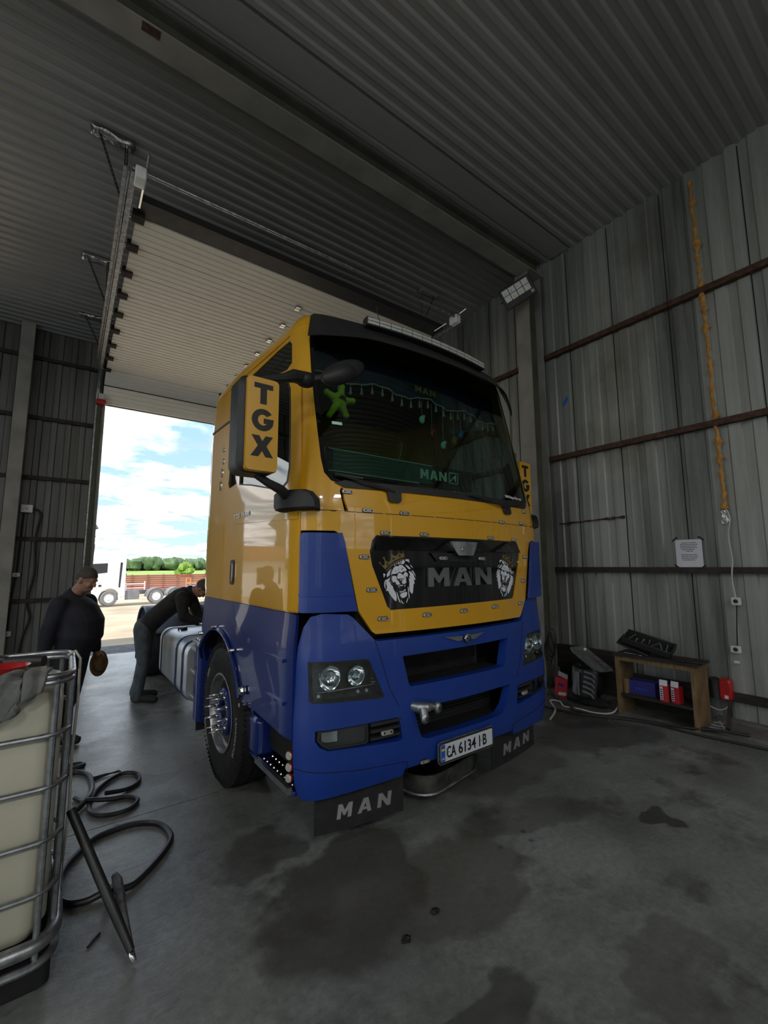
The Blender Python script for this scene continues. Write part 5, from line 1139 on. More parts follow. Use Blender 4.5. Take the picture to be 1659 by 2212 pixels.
# ================================================================== PEOPLE
def loft(mb, C_, RA, RB, n=20, side=Vector((0, 1, 0))):
    """elliptic sections along a spine lying in the a-z plane; RA in that plane, RB sideways"""
    C_ = [Vector(c) for c in C_]; k = len(C_); vs = []
    for i in range(k):
        t = (C_[min(k - 1, i + 1)] - C_[max(0, i - 1)]).normalized(); f = side.cross(t).normalized()
        for j in range(n):
            an = 2 * pi * j / n; vs.append(C_[i] + f * (cos(an) * RA[i]) + side * (sin(an) * RB[i]))
    fs = [(i * n + j, i * n + (j + 1) % n, (i + 1) * n + (j + 1) % n, (i + 1) * n + j) for i in range(k - 1) for j in range(n)]
    fs += [tuple(range(n))[::-1], tuple((k - 1) * n + j for j in range(n))]
    return mb.add(vs, fs, True)
def dense(pts, rad, m=4):
    P, R = [], []
    for i in range(len(pts) - 1):
        for j in range(m):
            t = j / m; P.append(Vector(pts[i]).lerp(Vector(pts[i + 1]), t)); R.append(rad[i] + (rad[i + 1] - rad[i]) * t)
    P.append(Vector(pts[-1])); R.append(rad[-1]); return P, R
def limb(mb, pts, rad, n=14):
    P, R = dense(pts, rad); mb.tube(P, R, n)
    for p, r in zip(pts, rad): mb.ell(p, (r, r, r), None, 12, 8)
    return mb
def head(mb, c, rot):
    """face looks along local +x"""
    def e(o, r): mb.ell(Vector(c) + rot @ Vector(o), r, rot, 20, 14)
    e((-.010, 0, .030), (.098, .077, .092)); e((.018, 0, -.020), (.076, .063, .090)); e((.040, 0, -.078), (.042, .042, .034)); e((.0, 0, -.055), (.060, .056, .050))
    e((.094, 0, -.018), (.016, .013, .026)); e((.102, 0, -.030), (.015, .016, .012)); e((.080, 0, .020), (.020, .048, .012)); e((.084, 0, -.062), (.014, .024, .007)); e((.082, 0, -.073), (.013, .021, .006))
    for q in (-1, 1):
        e((-.004, q * .077, -.010), (.018, .010, .032)); e((.070, q * .036, -.030), (.022, .020, .022))
    e((.062, .03, .0), (.020, .014, .010)); e((.062, -.03, .0), (.020, .014, .010))
def hand(mb, w, d, n_, curl=0.5):
    """wrist, direction of the fingers, palm normal (towards which fingers curl)"""
    w, d, n_ = Vector(w), Vector(d).normalized(), Vector(n_).normalized(); sdv = d.cross(n_).normalized()
    pc = w + d * .045; mb.tube([w - d * .01, w + d * .02, w + d * .06, w + d * .085], [.026, .030, .034, .028], 10)
    for q in (-.022, -.007, .008, .022): mb.tube([w + d * .02 + sdv * q * .6, w + d * .088 + sdv * q], [.014, .011], 8)
    for q, L in ((-.026, .068), (-.009, .078), (.009, .072), (.026, .056)):
        p0 = w + d * .085 + sdv * q; a1 = curl * .6; a2 = curl * 1.4
        p1 = p0 + (d * cos(a1) + n_ * sin(a1)) * L * .5; p2 = p1 + (d * cos(a2) + n_ * sin(a2)) * L * .3; p3 = p2 + (d * cos(a2 * 1.25) + n_ * sin(a2 * 1.25)) * L * .25
        mb.tube([p0 - d * .01, p0, p1, p2, p3], [.0105, .010, .009, .008, .0065], 8); mb.ell(p3, (.0065,) * 3, None, 8, 6)
    t0 = w + d * .025 - sdv * .028; t1 = t0 + (d * .7 - sdv * .7 + n_ * .3).normalized() * .036; t2 = t1 + (d * .9 - sdv * .2 + n_ * .5).normalized() * .03
    mb.tube([w + d * .01 - sdv * .01, t0, t1, t2], [.014, .0135, .011, .008], 8); mb.ell(t2, (.008,) * 3, None, 8, 6)
def remeshed(mb, name, parent, vox, it=4):
    o = mb.build(name, parent, recalc=True)
    r = o.modifiers.new('remesh', 'REMESH'); r.mode = 'VOXEL'; r.voxel_size = vox; r.use_smooth_shade = True
    q = o.modifiers.new('smooth', 'SMOOTH'); q.iterations = it; q.factor = .5; return o
def shoe(mb, heel, toe, z0=0.0):
    h, t = Vector((*heel, z0)), Vector((*toe, z0)); d = (t - h).normalized()
    mb.tube([h + Vector((0, 0, .045)), h + d * .05 + Vector((0, 0, .050)), h + d * .14 + Vector((0, 0, .048)), h + d * .22 + Vector((0, 0, .042)), h + d * .275 + Vector((0, 0, .034))], [.040, .046, .047, .048, .030], 12)
    mb.tube([h + d * .02 + Vector((0, 0, .06)), h + d * .03 + Vector((0, 0, .11))], [.046, .044], 12)
def person(base, rz, J, label, jm, tm, cap=False):
    """J: joints in (a forward, b left, z)"""
    t = empty('person', (base[0], base[1], 0), rz, label, 'person')
    rot = Matrix.Rotation(J['head_tilt'], 3, 'Y')
    # body: one continuous surface under the clothes
    b = MB().use('skin'); loft(b, J['spine'], [r * .86 for r in J['ra']], [r * .86 for r in J['rb']])
    limb(b, [J['neck0'], J['neck1']], [.062, .058]); head(b, J['head'], rot)
    for S in ('L', 'R'):
        limb(b, [J['sh' + S], J['el' + S], J['wr' + S]], [.050, .040, .028]); hand(b, J['wr' + S], J['hd' + S], J['hn' + S], J.get('curl', .6))
        limb(b, [J['hip' + S], J['kn' + S], J['an' + S]], [.078, .052, .040])
    remeshed(b, 'body', t, .0075, 3)
    j = MB().use(jm); loft(j, J['spine'], J['ra'], J['rb'])
    for S in ('L', 'R'):
        P = [Vector(J['sh' + S]), Vector(J['el' + S]), Vector(J['wr' + S])]; limb(j, [P[0], P[1], P[1].lerp(P[2], .5), P[2].lerp(P[1], .06)], [.082, .066, .058, .046])
    n0, n1 = Vector(J['neck0']), Vector(J['neck1']); j.tube([n0, n0.lerp(n1, .55)], [.088, .074], 16)
    # hood / collar and hem
    j.ell(n0 + Vector((-.055, 0, -.005)), (.06, .095, .042)); remeshed(j, 'jacket', t, .012, 3)
    l = MB().use(tm)
    for S in ('L', 'R'):
        P = [Vector(J['hip' + S]), Vector(J['kn' + S]), Vector(J['an' + S])]; limb(l, [P[0], P[0].lerp(P[1], .5), P[1], P[1].lerp(P[2], .5), P[2] + Vector((0, 0, -.02))], [.105, .092, .074, .072, .070])
    m = (Vector(J['hipL']) + Vector(J['hipR'])) / 2; l.ell(m + Vector((0, 0, .02)), (.125, .165, .12)); remeshed(l, 'trousers', t, .012, 3)
    for S in ('L', 'R'):
        q = MB().use('shoe'); a = Vector(J['an' + S]); f = Vector(J['ft' + S]); shoe(q, (a.x - f.x * .05, a.y - f.y * .05), (a.x + f.x, a.y + f.y), 0.004); remeshed(q, 'shoe', t, .009, 2)
    h = MB().use('hairm'); c = Vector(J['head'])
    vs = []; nu, nv = 28, 12
    for i in range(nv + 1):
        th_ = pi * i / nv * .60
        for jj in range(nu):
            ph = 2 * pi * jj / nu; fr = cos(ph); lim = 1.0 - .30 * max(0, fr); th2 = th_ * lim * (1.12 if fr < .2 else 1)
            vs.append(c + rot @ (Vector((-.012, 0, .030)) + Vector(((.104 if cap else .1005) * sin(th2) * cos(ph), (.083 if cap else .0795) * sin(th2) * sin(ph), (.099 if cap else .0945) * cos(th2)))))
    h.add(vs, [(i * nu + jj, i * nu + (jj + 1) % nu, (i + 1) * nu + (jj + 1) % nu, (i + 1) * nu + jj) for i in range(nv) for jj in range(nu)], True)
    h.build('cap' if cap else 'hair', t, thick=.004)
    return t
# standing man beside the tank, looking down to the right
rz1 = atan2(-.586, .81)
J1 = dict(spine=[(0, 0, .86), (.02, 0, .95), (.055, 0, 1.06), (.06, 0, 1.17), (.02, 0, 1.28), (-.015, 0, 1.36), (-.015, 0, 1.42)],
          ra=[.125, .165, .205, .20, .165, .125, .06], rb=[.155, .18, .205, .205, .20, .175, .08],
          neck0=(-.035, 0, 1.41), neck1=(.045, 0, 1.50), head=(.085, 0, 1.575), head_tilt=radians(22),
          shL=(-.01, .19, 1.35), elL=(.02, .25, 1.10), wrL=(.08, .235, .87), hdL=(.15, 0, -1), hnL=(.6, -.8, 0),
          shR=(-.02, -.19, 1.35), elR=(-.07, -.235, 1.10), wrR=(-.10, -.225, .88), hdR=(.1, 0, -1), hnR=(.5, .85, 0),
          hipL=(.0, .09, .87), knL=(-.04, .10, .48), anL=(-.22, .10, .09), ftL=(.21, .05, 0), hipR=(-.01, -.09, .87), knR=(-.02, -.11, .48), anR=(-.20, -.12, .09), ftR=(.21, -.07, 0))
person((.09, 5.205), rz1, J1, 'person in a dark navy jacket standing behind the milky tank with bowed head', 'jacket', 'trousers')
def P1(a, b, z): v = Matrix.Rotation(rz1, 3, 'Z') @ Vector((a, b, z)); return (.09 + v.x, 5.205 + v.y, v.z)
mb = MB().use('straw').lathe([(0, .05), (.05, .048), (.075, .03), (.08, 0), (.12, -.012), (.125, -.006), (.085, .008)], (0, 0, 0), (.75, -.65, .10), 40)
o = mb.build('round_hat', recalc=False, thick=.005); o.location = P1(.115, .25, .735); tag(o, 'brown round hat held at the thigh by the person in the navy jacket', 'hat')
# man bending over the frame of the truck
rz2 = radians(-28)
J2 = dict(spine=[(.02, 0, .90), (.10, 0, 1.00), (.22, 0, 1.11), (.34, 0, 1.21), (.44, 0, 1.29), (.52, 0, 1.34), (.565, 0, 1.365)],
          ra=[.12, .130, .125, .130, .130, .105, .05], rb=[.15, .165, .17, .185, .195, .165, .07],
          neck0=(.545, 0, 1.36), neck1=(.63, 0, 1.385), head=(.695, 0, 1.40), head_tilt=radians(62),
          shL=(.50, .18, 1.30), elL=(.60, .22, 1.05), wrL=(.78, .14, .98), hdL=(1, -.2, -.4), hnL=(-.3, 0, -1),
          shR=(.50, -.18, 1.30), elR=(.55, -.24, 1.06), wrR=(.74, -.15, .97), hdR=(1, .2, -.4), hnR=(-.3, 0, -1),
          hipL=(.01, .09, .90), knL=(.02, .10, .50), anL=(-.10, .10, .09), ftL=(.21, .03, 0), hipR=(.01, -.09, .90), knR=(.05, -.11, .50), anR=(.0, -.12, .09), ftR=(.21, -.03, 0), curl=.9)
person((.87, 6.55), rz2, J2, 'person in black jacket and grey trousers bending over the frame behind the cab', 'jacket2', 'jeans', cap=True)

# ================================================================== FOREGROUND LEFT: caged tank, hoses, lance
IX0, IX1, IY0, IY1, IZ0, IZ1 = -1.10, .055, 2.42, 3.10, .17, 1.215
ibc = empty('caged_liquid_tank', ((IX0 + IX1) / 2, (IY0 + IY1) / 2, 0), 0, 'milky plastic tank in a galvanised tube cage at the left edge', 'tank')
ox, oy = (IX0 + IX1) / 2, (IY0 + IY1) / 2
def L_(x, y, z): return (x - ox, y - oy, z)
mb = MB().use('plastic_tank'); lv = [(IZ0 + .0, .05, .06), (IZ0 + .06, .012, .09), (IZ1 - .12, .012, .09), (IZ1 - .07, .03, .09), (IZ1 - .045, .08, .08)]
pl0 = None; vs = []
for z, ins, r in lv:
    vs += [(a - ox, b - oy, z) for a, b in rrect(ox, oy, IX1 - IX0 - 2 * ins - .03, IY1 - IY0 - 2 * ins - .03, r, 5)]
k_ = 24; mb.add(vs, [(j * k_ + i, j * k_ + (i + 1) % k_, (j + 1) * k_ + (i + 1) % k_, (j + 1) * k_ + i) for j in range(len(lv) - 1) for i in range(k_)] + [tuple(range(k_))[::-1], tuple((len(lv) - 1) * k_ + i for i in range(k_))], True)
mb.tube([L_(IX0 + .1 + i * .05, IY0 + .32, IZ1 - .045) for i in range(20)], .02, 8); mb.tube([L_(IX0 + .1 + i * .05, IY0 + .50, IZ1 - .045) for i in range(20)], .02, 8)
mb.build('plastic_bottle', ibc, sharp=50)
def ring(z, grow=0.0, r=.012, n=6):
    return [(a - ox, b - oy, z) for a, b in rrect(ox, oy, IX1 - IX0 + 2 * grow, IY1 - IY0 + 2 * grow, .10, n)]
for z in (.985, .775, .565, .365): MB().use('galv').tube(ring(z), .0115, 10, closed=True).build('horizontal_tube', ibc)
mb = MB().use('galv')
for z in (IZ1 - .012, IZ1 + .012): mb.tube(ring(z), .0125, 10, closed=True)
mb.build('top_rail', ibc)
mb = MB().use('galv'); mb.tube(ring(.175, .005), .028, 12, closed=True).tube(ring(.105, .01), .016, 10, closed=True); mb.build('bottom_rail', ibc)
for (x, y) in ((IX1, IY0 + .10), (IX1, IY1 - .10), (IX1, (IY0 + IY1) / 2), (IX1 - .30, IY0), (IX1 - .62, IY0), (IX1 - .92, IY0), (IX1 - .30, IY1), (IX1 - .62, IY1), (IX1 - .055, IY0 + .015), (IX1 - .04, IY1 - .01)):
    MB().use('galv').tube([L_(x, y, .12), L_(x, y, IZ1)], .013, 10).build('vertical_tube', ibc)
mb = MB().use('pallet'); mb.rbox(L_(IX0 - .0, IY0 + .0, 0.0), L_(IX1 + .0, IY1 - .0, .10), .03, 3, 2); mb.build('pallet_base', ibc)
mb = MB().use('cable'); mb.tube([L_(IX1 - .02, IY1 - .20, IZ1 + .02), L_(IX1 + .012, IY1 - .20, IZ1 + .04), L_(IX1 + .035, IY1 - .22, IZ1 - .0), L_(IX1 + .038, IY1 - .23, 1.0), L_(IX1 + .03, IY1 - .22, .75), L_(IX1 + .036, IY1 - .24, .5), L_(IX1 + .024, IY1 - .26, .25)], .007, 8)
o = mb.build('white_hose_loop'); o.location = (ox, oy, 0); tag(o, 'thin white hose looped over the rail of the caged tank', 'hose')
# things on top of the tank
mb = MB().use('redbowl').lathe([(.0, 0), (.055, 0), (.085, .055), (.09, .06), (.082, .056), (.052, .006), (0, .006)], (0, 0, 0), (0, 0, 1), 36)
o = mb.build('red_bowl', recalc=False); o.location = (-.195, 2.66, 1.194); tag(o, 'red plastic bowl on top of the caged tank', 'bowl')
mb = MB().use('black'); mb.tube([(0, 0, .03), (.10, .03, .035), (.16, .045, .035)], [.03, .030, .026], 12).tube([(-.16, -.02, .06), (0, 0, .045)], [.022, .018], 10).ell((-.20, -.02, .07), (.06, .055, .045)); mb.use('grime').tube([(-.02, .0, .04), (-.02, .10, .03)], .012, 8)
o = mb.build('angle_grinder'); o.location = (-.21, 2.88, 1.20); o.rotation_euler = (0, 0, radians(-42)); tag(o, 'black hand power tool lying on top of the caged tank', 'tool')
mb = MB().use('cloth'); vs = []; nx, ny = 14, 22; rr = random.Random(4)
for j in range(ny + 1):
    q = j / ny
    for i in range(nx + 1):
        w = i / nx; x = -.10 + .17 * w
        if q < .35: y, z = .10 - .10 * q / .35, .028 + .012 * sin(w * 9 + q * 7)
        else:
            d = (q - .35) / .65; y, z = -.02 - .012 * sin(w * 6 + d * 3), .02 - .145 * d * (.80 + .35 * sin(w * 2.6 + .4))
        vs.append((x * (1 - .25 * max(0, q - .5)) + .006 * sin(q * 20 + i), y + .004 * sin(i * 1.7 + j), z + .004 * rr.random()))
mb.add(vs, [(j * (nx + 1) + i, j * (nx + 1) + i + 1, (j + 1) * (nx + 1) + i + 1, (j + 1) * (nx + 1) + i) for j in range(ny) for i in range(nx)], True)
o = mb.build('grey_rag', recalc=False, thick=.006); o.location = (-.185, 2.395, 1.215); tag(o, 'grey rag hanging over the near rail of the caged tank', 'rag')
mb = MB().use('cloth'); vs = []
for j in range(11):
    for i in range(11):
        u_, v_ = i / 10, j / 10; vs.append((-.045 + .09 * u_ * (1 - .3 * v_), .07 - .11 * min(1, v_ * 1.5) - .005 * sin(u_ * 7), (.030 + .008 * sin(u_ * 8)) if v_ < .6 else .02 - .085 * (v_ - .6) / .4 * (1 - .4 * u_)))
mb.add(vs, [(j * 11 + i, j * 11 + i + 1, (j + 1) * 11 + i + 1, (j + 1) * 11 + i) for j in range(10) for i in range(10)], True)
o = mb.build('work_glove', recalc=False, thick=.012); o.location = (-.065, 2.40, 1.213); tag(o, 'grey work glove draped over the tank rail right of the rag', 'glove')
# hoses on the floor
def smooth_path(P, m=8, closed=False):
    P = [Vector(p) for p in P]; out = []; n = len(P)
    for i in range(n if closed else n - 1):
        p0 = P[(i - 1) % n] if closed or i > 0 else P[0]; p1 = P[i]; p2 = P[(i + 1) % n]; p3 = P[(i + 2) % n] if closed or i < n - 2 else P[-1]
        for j in range(m):
            t = j / m; out.append(.5 * ((2 * p1) + (p2 - p0) * t + (2 * p0 - 5 * p1 + 4 * p2 - p3) * t * t + (3 * p1 - p0 - 3 * p2 + p3) * t ** 3))
    if not closed: out.append(P[-1])
    return out
r_ = .017
hp = [(.318, 2.786, .05), (.345, 2.82, .03), (.407, 2.85, r_), (.51, 2.95, r_), (.60, 3.07, r_), (.645, 3.20, r_), (.60, 3.38, r_), (.475, 3.47, r_), (.34, 3.47, r_), (.244, 3.43, r_), (.17, 3.33, r_), (.10, 3.20, r_), (.075, 3.03, r_), (.11, 2.90, r_), (.20, 2.855, r_), (.30, 2.85, r_ + .02), (.27, 2.78, .05)]
mb = MB().use('hose').tube(smooth_path(hp), r_, 10); o = mb.build('rubber_hose'); tag(o, 'black rubber hose lying in one big loop on the floor around the lance', 'hose')
hp = [(.10, 4.77, r_), (.20, 4.76, r_), (.225, 4.70, r_), (.12, 4.66, r_), (.10, 4.60, r_), (.19, 4.58, r_), (.26, 4.44, r_), (.27, 4.2, r_), (.23, 3.98, r_ + .02), (.15, 3.86, r_)]
mb = MB().use('hose').tube(smooth_path(hp), r_ * 1.05, 10); mb.tube(smooth_path([(.16, 4.10, r_), (.20, 4.02, r_), (.24, 3.95, .04), (.36, 3.93, r_), (.47, 3.90, r_), (.53, 3.80, r_), (.47, 3.70, r_), (.36, 3.69, r_), (.27, 3.76, r_), (.24, 3.90, r_), (.29, 4.12, r_), (.40, 4.28, r_), (.50, 4.33, r_), (.58, 4.25, r_), (.57, 4.10, r_), (.48, 4.02, r_), (.34, 3.97, r_ * 2.9)]), r_ * .9, 10)
o = mb.build('coiled_hose'); tag(o, 'black hose coiled in several small loops on the floor behind the big loop', 'hose')
lan = empty('pressure_lance', (0, 0, 0), 0, 'long dark pressure lance with metal nozzle leaning on the caged tank', 'lance')
A, B = Vector((.345, 2.34, .03)), Vector((.092, 2.66, .56))
MB().use('hose').tube([A.lerp(B, t) for t in (.03, .3, .6, 1)], [.016, .021, .021, .020], 14).build('insulated_tube', lan)
C2 = Vector((.318, 2.78, .10)); MB().use('galv').tube([A, A.lerp(C2, .45), A.lerp(C2, .72), A.lerp(C2, .74), C2, C2 + Vector((-.012, .03, .02))], [.010, .014, .017, .022, .024, .015], 12).build('metal_wand', lan)
MB().use('chrome').lathe([(0, 0), (.010, 0), (.013, .01), (.013, .03), (.008, .04), (0, .04)], A + Vector((.004, -.012, -.018)), (A - B).normalized() * -1, 12).build('nozzle', lan)
pk = MB().use('grime')
pk.tube([(-.10, 0, .010), (0, .01, .012), (.11, .0, .010)], [.009, .007, .005], 8).tube([(-.11, -.05, .010), (-.01, -.012, .012), (.10, .03, .010)], [.009, .007, .004], 8)
o = pk.build('pliers'); o.location = (.37, 4.40, 0); tag(o, 'dark pliers lying on the floor beside the hose coils', 'pliers')
for (x, y, lab) in ((1.582, 1.769, 'small dark lump on the floor in front of the truck'), (1.367, 1.727, 'smaller dark pebble on the floor left of the dark lump')):
    mb = MB().use('grime'); blob(mb, (0, 0, .009), (.022, .018, .011), int(x * 100)); o = mb.build('pebble'); o.location = (x, y, 0); tag(o, lab, 'debris')
mb = MB().use('grime').bar((.19, 2.54, .006), (.24, 2.60, .006), .010, .006); o = mb.build('metal_sliver'); tag(o, 'thin metal sliver on the floor left of the lance', 'debris')
# oil drain pan under the bumper
pan = empty('drain_pan', (2.47, 2.93, 0), radians(10), 'grimy metal drain pan on the floor under the number plate', 'pan')
mb = MB().use('panmetal'); vs = []
LV = [(.86, .72, .0, .14), (.94, .80, .03, .16), (.98, .84, .10, .17), (1.0, .86, .19, .18), (.97, .83, .19, .17), (.94, .80, .06, .16), (.84, .72, .03, .14)]
for w, d, z, r in LV: vs += [(a, b, z) for a, b in rrect(0, 0, w * .78, d * .92, r, 6)]
k_ = 28; mb.add(vs, [(j * k_ + i, j * k_ + (i + 1) % k_, (j + 1) * k_ + (i + 1) % k_, (j + 1) * k_ + i) for j in range(len(LV) - 1) for i in range(k_)] + [tuple(range(k_))[::-1], tuple((len(LV) - 1) * k_ + i for i in range(k_))]); mb.build('pan_tray', pan, recalc=False, sharp=50)
mb = MB().use('galv').tube([(a, b, .055) for a, b in rrect(0, 0, .965 * .78, .82 * .92, .16, 6)], .011, 8, closed=True); mb.build('pan_rib', pan)
mb = MB().use('rust').lathe([(.0, .012), (.012, .012), (.018, .004), (.018, 0)], (-.10, -.392, .12), (0, -1, 0), 14); mb.build('drain_plug', pan)

# ================================================================== RIGHT WALL
fq = at_px(1118, 632, 6.55)
fl_ = empty('floodlight', fq, 0, 'black rectangular floodlight with eight square lenses at the top of the right column', 'floodlight')
fl_.scale = (1.08,) * 3
ex = (_r2 * cos(radians(31)) + _u2 * sin(radians(31)) - _f * .12).normalized(); ez = (-_f - _u2 * .15); ez = (ez - ez.dot(ex) * ex).normalized(); ey = ez.cross(ex)
fl_c = Vector((0, 0, 0))
mb = MB().use('black').obox(fl_c, (ex, ey, ez), (.235, .145, .018)); mb.build('lamp_body', fl_, bevel=.012)
mb = MB().use('black')
for k_ in range(5): mb.obox(fl_c + ex * (-.205 + .0985 * k_) + ey * .02 + ez * .02, (ex, ey, ez), (.004, .10, .004))
mb.obox(fl_c + ez * .02 + ey * .034, (ex, ey, ez), (.20, .004, .004)); mb.tube([fl_c - ex * .24, fl_c - ex * .24 - ez * .08, fl_c + ex * .24 - ez * .08, fl_c + ex * .24], .008, 8); mb.tube([fl_c - ez * .08, Vector((5.55, 3.86, 5.92)) - fq], .012, 8); mb.build('bracket', fl_)
for i in range(4):
    for j in range(2):
        c = fl_c + ex * (-.156 + .0985 * i) + ey * (.078 - .088 * j) + ez * .018
        mb = MB().use('led').obox(c, (ex, ey, ez), (.045, .040, .003)); mb.use('white').lathe([(0, .008), (.009, .005), (.012, .0)], c + ez * .003 - ex * .006 - ey * .012, ez, 10); mb.build('led_lens', fl_)
mb = MB().use('peach').obox(fl_c + ex * .185 + ey * -.085 + ez * .019, (ex, ey, ez), (.022, .020, .001)); mb.build('sticker', fl_)
# foam seam, cables, junction boxes
mb = MB().use('foam'); pts = []; rad = []; rr = random.Random(11); z = 6.40
while z > 2.30:
    y = 1.683 - (6.4 - z) * .006; pts.append((XR - .008, y + rr.uniform(-.010, .010), z)); rad.append(rr.choice((.014, .020, .030, .024, .016, .042))); z -= .045
mb.tube(pts, rad, 8); o = mb.build('foam_seam'); tag(o, 'lumpy orange foam seam running down the right wall', 'foam seam')
mb = MB().use('foil').obox((XR - .02, 1.66, 2.22), ((0, 1, 0), (0, 0, 1), (1, 0, 0)), (.035, .075, .003)); o = mb.build('foil_patch'); tag(o, 'small foil tape patch at the lower end of the orange foam', 'tape')
mb = MB().use('cable').tube(smooth_path([(XR - .02, 1.655, 2.32), (XR - .02, 1.62, 2.2), (XR - .02, 1.65, 2.0), (XR - .02, 1.635, 1.75), (XR - .055, 1.64, 1.62), (XR - .02, 1.655, 1.5), (XR - .02, 1.64, 1.34)]), .008, 8); o = mb.build('white_cable'); tag(o, 'white cable hanging from the foam seam to the wall switch', 'cable')
mb = MB().use('cableblack').tube(smooth_path([(XR - .01, 1.64, 1.27), (XR - .01, 1.66, 1.0), (XR - .01, 1.67, .83)]), .006, 8); o = mb.build('black_cable'); tag(o, 'black cable running from the wall switch to the socket below', 'cable')
def wallbox(y, z, w, h, lab, name, cat, dark=True):
    t = empty(name, (XR, y, z), 0, lab, cat)
    MB().use('socket').rbox((-.045, -w / 2, -h / 2), (.0, w / 2, h / 2), .012, 3, 0).build('housing', t)
    if dark: MB().use('black').lathe([(.0, .004), (.017, .004), (.022, .002), (.022, 0)], (-.045, 0, 0), (-1, 0, 0), 20).build('socket_insert', t)
wallbox(1.637, 1.30, .085, .085, 'square white switch box at the end of the white cable on the right wall', 'wall_switch', 'switch')
wallbox(1.68, .79, .09, .075, 'white power socket on the right wall above the red plug box', 'wall_socket', 'socket')
wallbox(1.685, .655, .05, .03, 'tiny white clip on the right wall under the power socket', 'cable_clip', 'clip', False)
pb = empty('red_plug_box', (XR - .01, 1.79, .36), 0, 'red industrial plug box hanging low on the right wall', 'plug box')
MB().use('redbowl').rbox((-.11, -.055, -.11), (0, .055, .11), .03, 4, 0).build('red_housing', pb)
MB().use('black').tube([(-.09, .09, .10), (-.07, .10, 0), (-.08, .09, -.10)], [.05, .06, .05], 12).build('plug', pb); MB().use('socket').box((-.112, -.03, -.085), (-.109, .005, -.05)).build('type_plate', pb)
mb = MB().use('cable').tube(smooth_path([(XR - .06, 1.76, .25), (XR - .08, 1.80, .17), (XR - .1, 1.88, .14), (XR - .1, 2.02, .20), (XR - .08, 2.18, .31), (XR - .06, 2.26, .35)]), .006, 8); o = mb.build('pale_cable'); tag(o, 'pale cable drooping from the red plug box towards the crate', 'cable')
nt_ = empty('paper_notice', (XR - .03, 2.035, 1.83), 0, 'white typed paper notice taped to the right wall', 'notice')
MB().use('paper').box((-.004, -.135, -.165), (-.002, .135, .155)).build('sheet', nt_)
mb = MB().use('ink'); rr = random.Random(2)
for i, w in enumerate((.14, .17, .17, .17, .14, .06, 0, .16, .16, .16, .13)):
    if w: 
        z0_ = .115 - i * .020; y_ = w / 2
        while y_ > -w / 2 + .01:
            q_ = rr.uniform(.010, .026); mb.box((-.0052, y_ - q_, z0_), (-.004, y_, z0_ + .0065)); y_ -= q_ + .005
mb.build('typed_lines', nt_)
for (y, z, a) in ((-.13, .165, 40), (.135, .165, -40), (-.13, -.165, -40), (.13, -.16, 40)):
    MB().use('black').obox((-.008, y, z), ((0, cos(radians(a)), sin(radians(a))), (0, -sin(radians(a)), cos(radians(a))), (1, 0, 0)), (.035, .010, .001)).build('tape', nt_)
# paint marks and rust on the wall
for (y, z, a, L, w, key, lab) in ((3.50, 4.15, 60, .07, .035, 'machblue', 'blue paint smudge on the right wall near the column'), (2.25, 5.0, 8, .10, .012, 'flagblue', 'dark blue paint streak high on the right wall')):
    mb = MB().use(key); pts = [(L * cos(t) * (1 + .2 * sin(3 * t)), w * sin(t) * (1 + .3 * cos(2 * t))) for t in [2 * pi * i / 14 for i in range(14)]]
    ca, sa = cos(radians(a)), sin(radians(a)); patch(mb, [(-(p * ca - q * sa), p * sa + q * ca) for p, q in pts], lambda u, zz, d: (XR + .034 - d, y + u, z + zz), (), 0, .002); o = mb.build('paint_mark', recalc=False); tag(o, lab, 'paint mark')
mb = MB().use('rust'); rr = random.Random(8)
for i in range(22):
    y = 3.68 - i * .043; hh = .008 + .014 * rr.random(); mb.box((XR + .015, y - .019, 2.30 + .012 * rr.random() - hh + i * .001), (XR + .037, y + .019, 2.30 + hh + i * .001))
o = mb.build('rust_line'); tag(o, 'broken brown rust line across the right wall beside the column', 'rust')

# wooden crate standing on its side as a shelf
cr_ = empty('wooden_crate', (5.50, 2.30, 0), radians(3), 'open wooden crate used as a shelf against the right wall, tools on top', 'crate')
CX, CY, CZ = .19, .40, .64
MB().use('wood').box((-CX, -CY, 0), (CX, -CY + .045, CZ)).build('side_board', cr_); MB().use('wood').box((-CX, CY - .045, 0), (CX, CY, CZ)).build('side_board', cr_)
MB().use('wooddark').box((-CX - .02, -CY - .03, CZ), (CX, CY + .02, CZ + .022)).build('top_board', cr_); MB().use('wood').box((-CX, -CY + .045, CZ - .05), (-CX + .02, CY - .045, CZ)).build('front_batten', cr_)
MB().use('wooddark').box((-CX, -CY + .045, .20), (CX, CY - .045, .222)).build('shelf_board', cr_); MB().use('wooddark').box((CX - .015, -CY + .045, .0), (CX, CY - .045, CZ - .25)).build('rear_board', cr_)
def crt(x, y): v = Matrix.Rotation(radians(3), 3, 'Z') @ Vector((x, y, 0)); return (5.50 + v.x, 2.30 + v.y)
for i, (x, y, lab) in enumerate(((-.10, -.19, 'red and white carton on the crate shelf, right one of the pair'), (-.12, -.08, 'red and white carton on the crate shelf, left one of the pair'))):
    t = empty('filter_carton', (*crt(x, y), .222), radians(8 if i else -6), lab, 'carton', 'cartons on the crate shelf')
    MB().use('red').box((-.045, -.040, 0), (.045, .040, .17)).build('carton_body', t); MB().use('paper').box((-.0465, .008, .02), (-.045, .037, .155)).build('white_band', t)
    m2 = MB().use('paper'); m2.obox((-.04, .0, .195), ((0, 1, 0), (.3, 0, 1), (1, 0, 0)), (.038, .030, .0015)); m2.build('open_flap', t)
    m3 = MB().use('ink'); 
    for q in range(5): m3.box((-.0475, .012, .03 + q * .022), (-.0465, .032, .042 + q * .022))
    m3.build('carton_print', t)
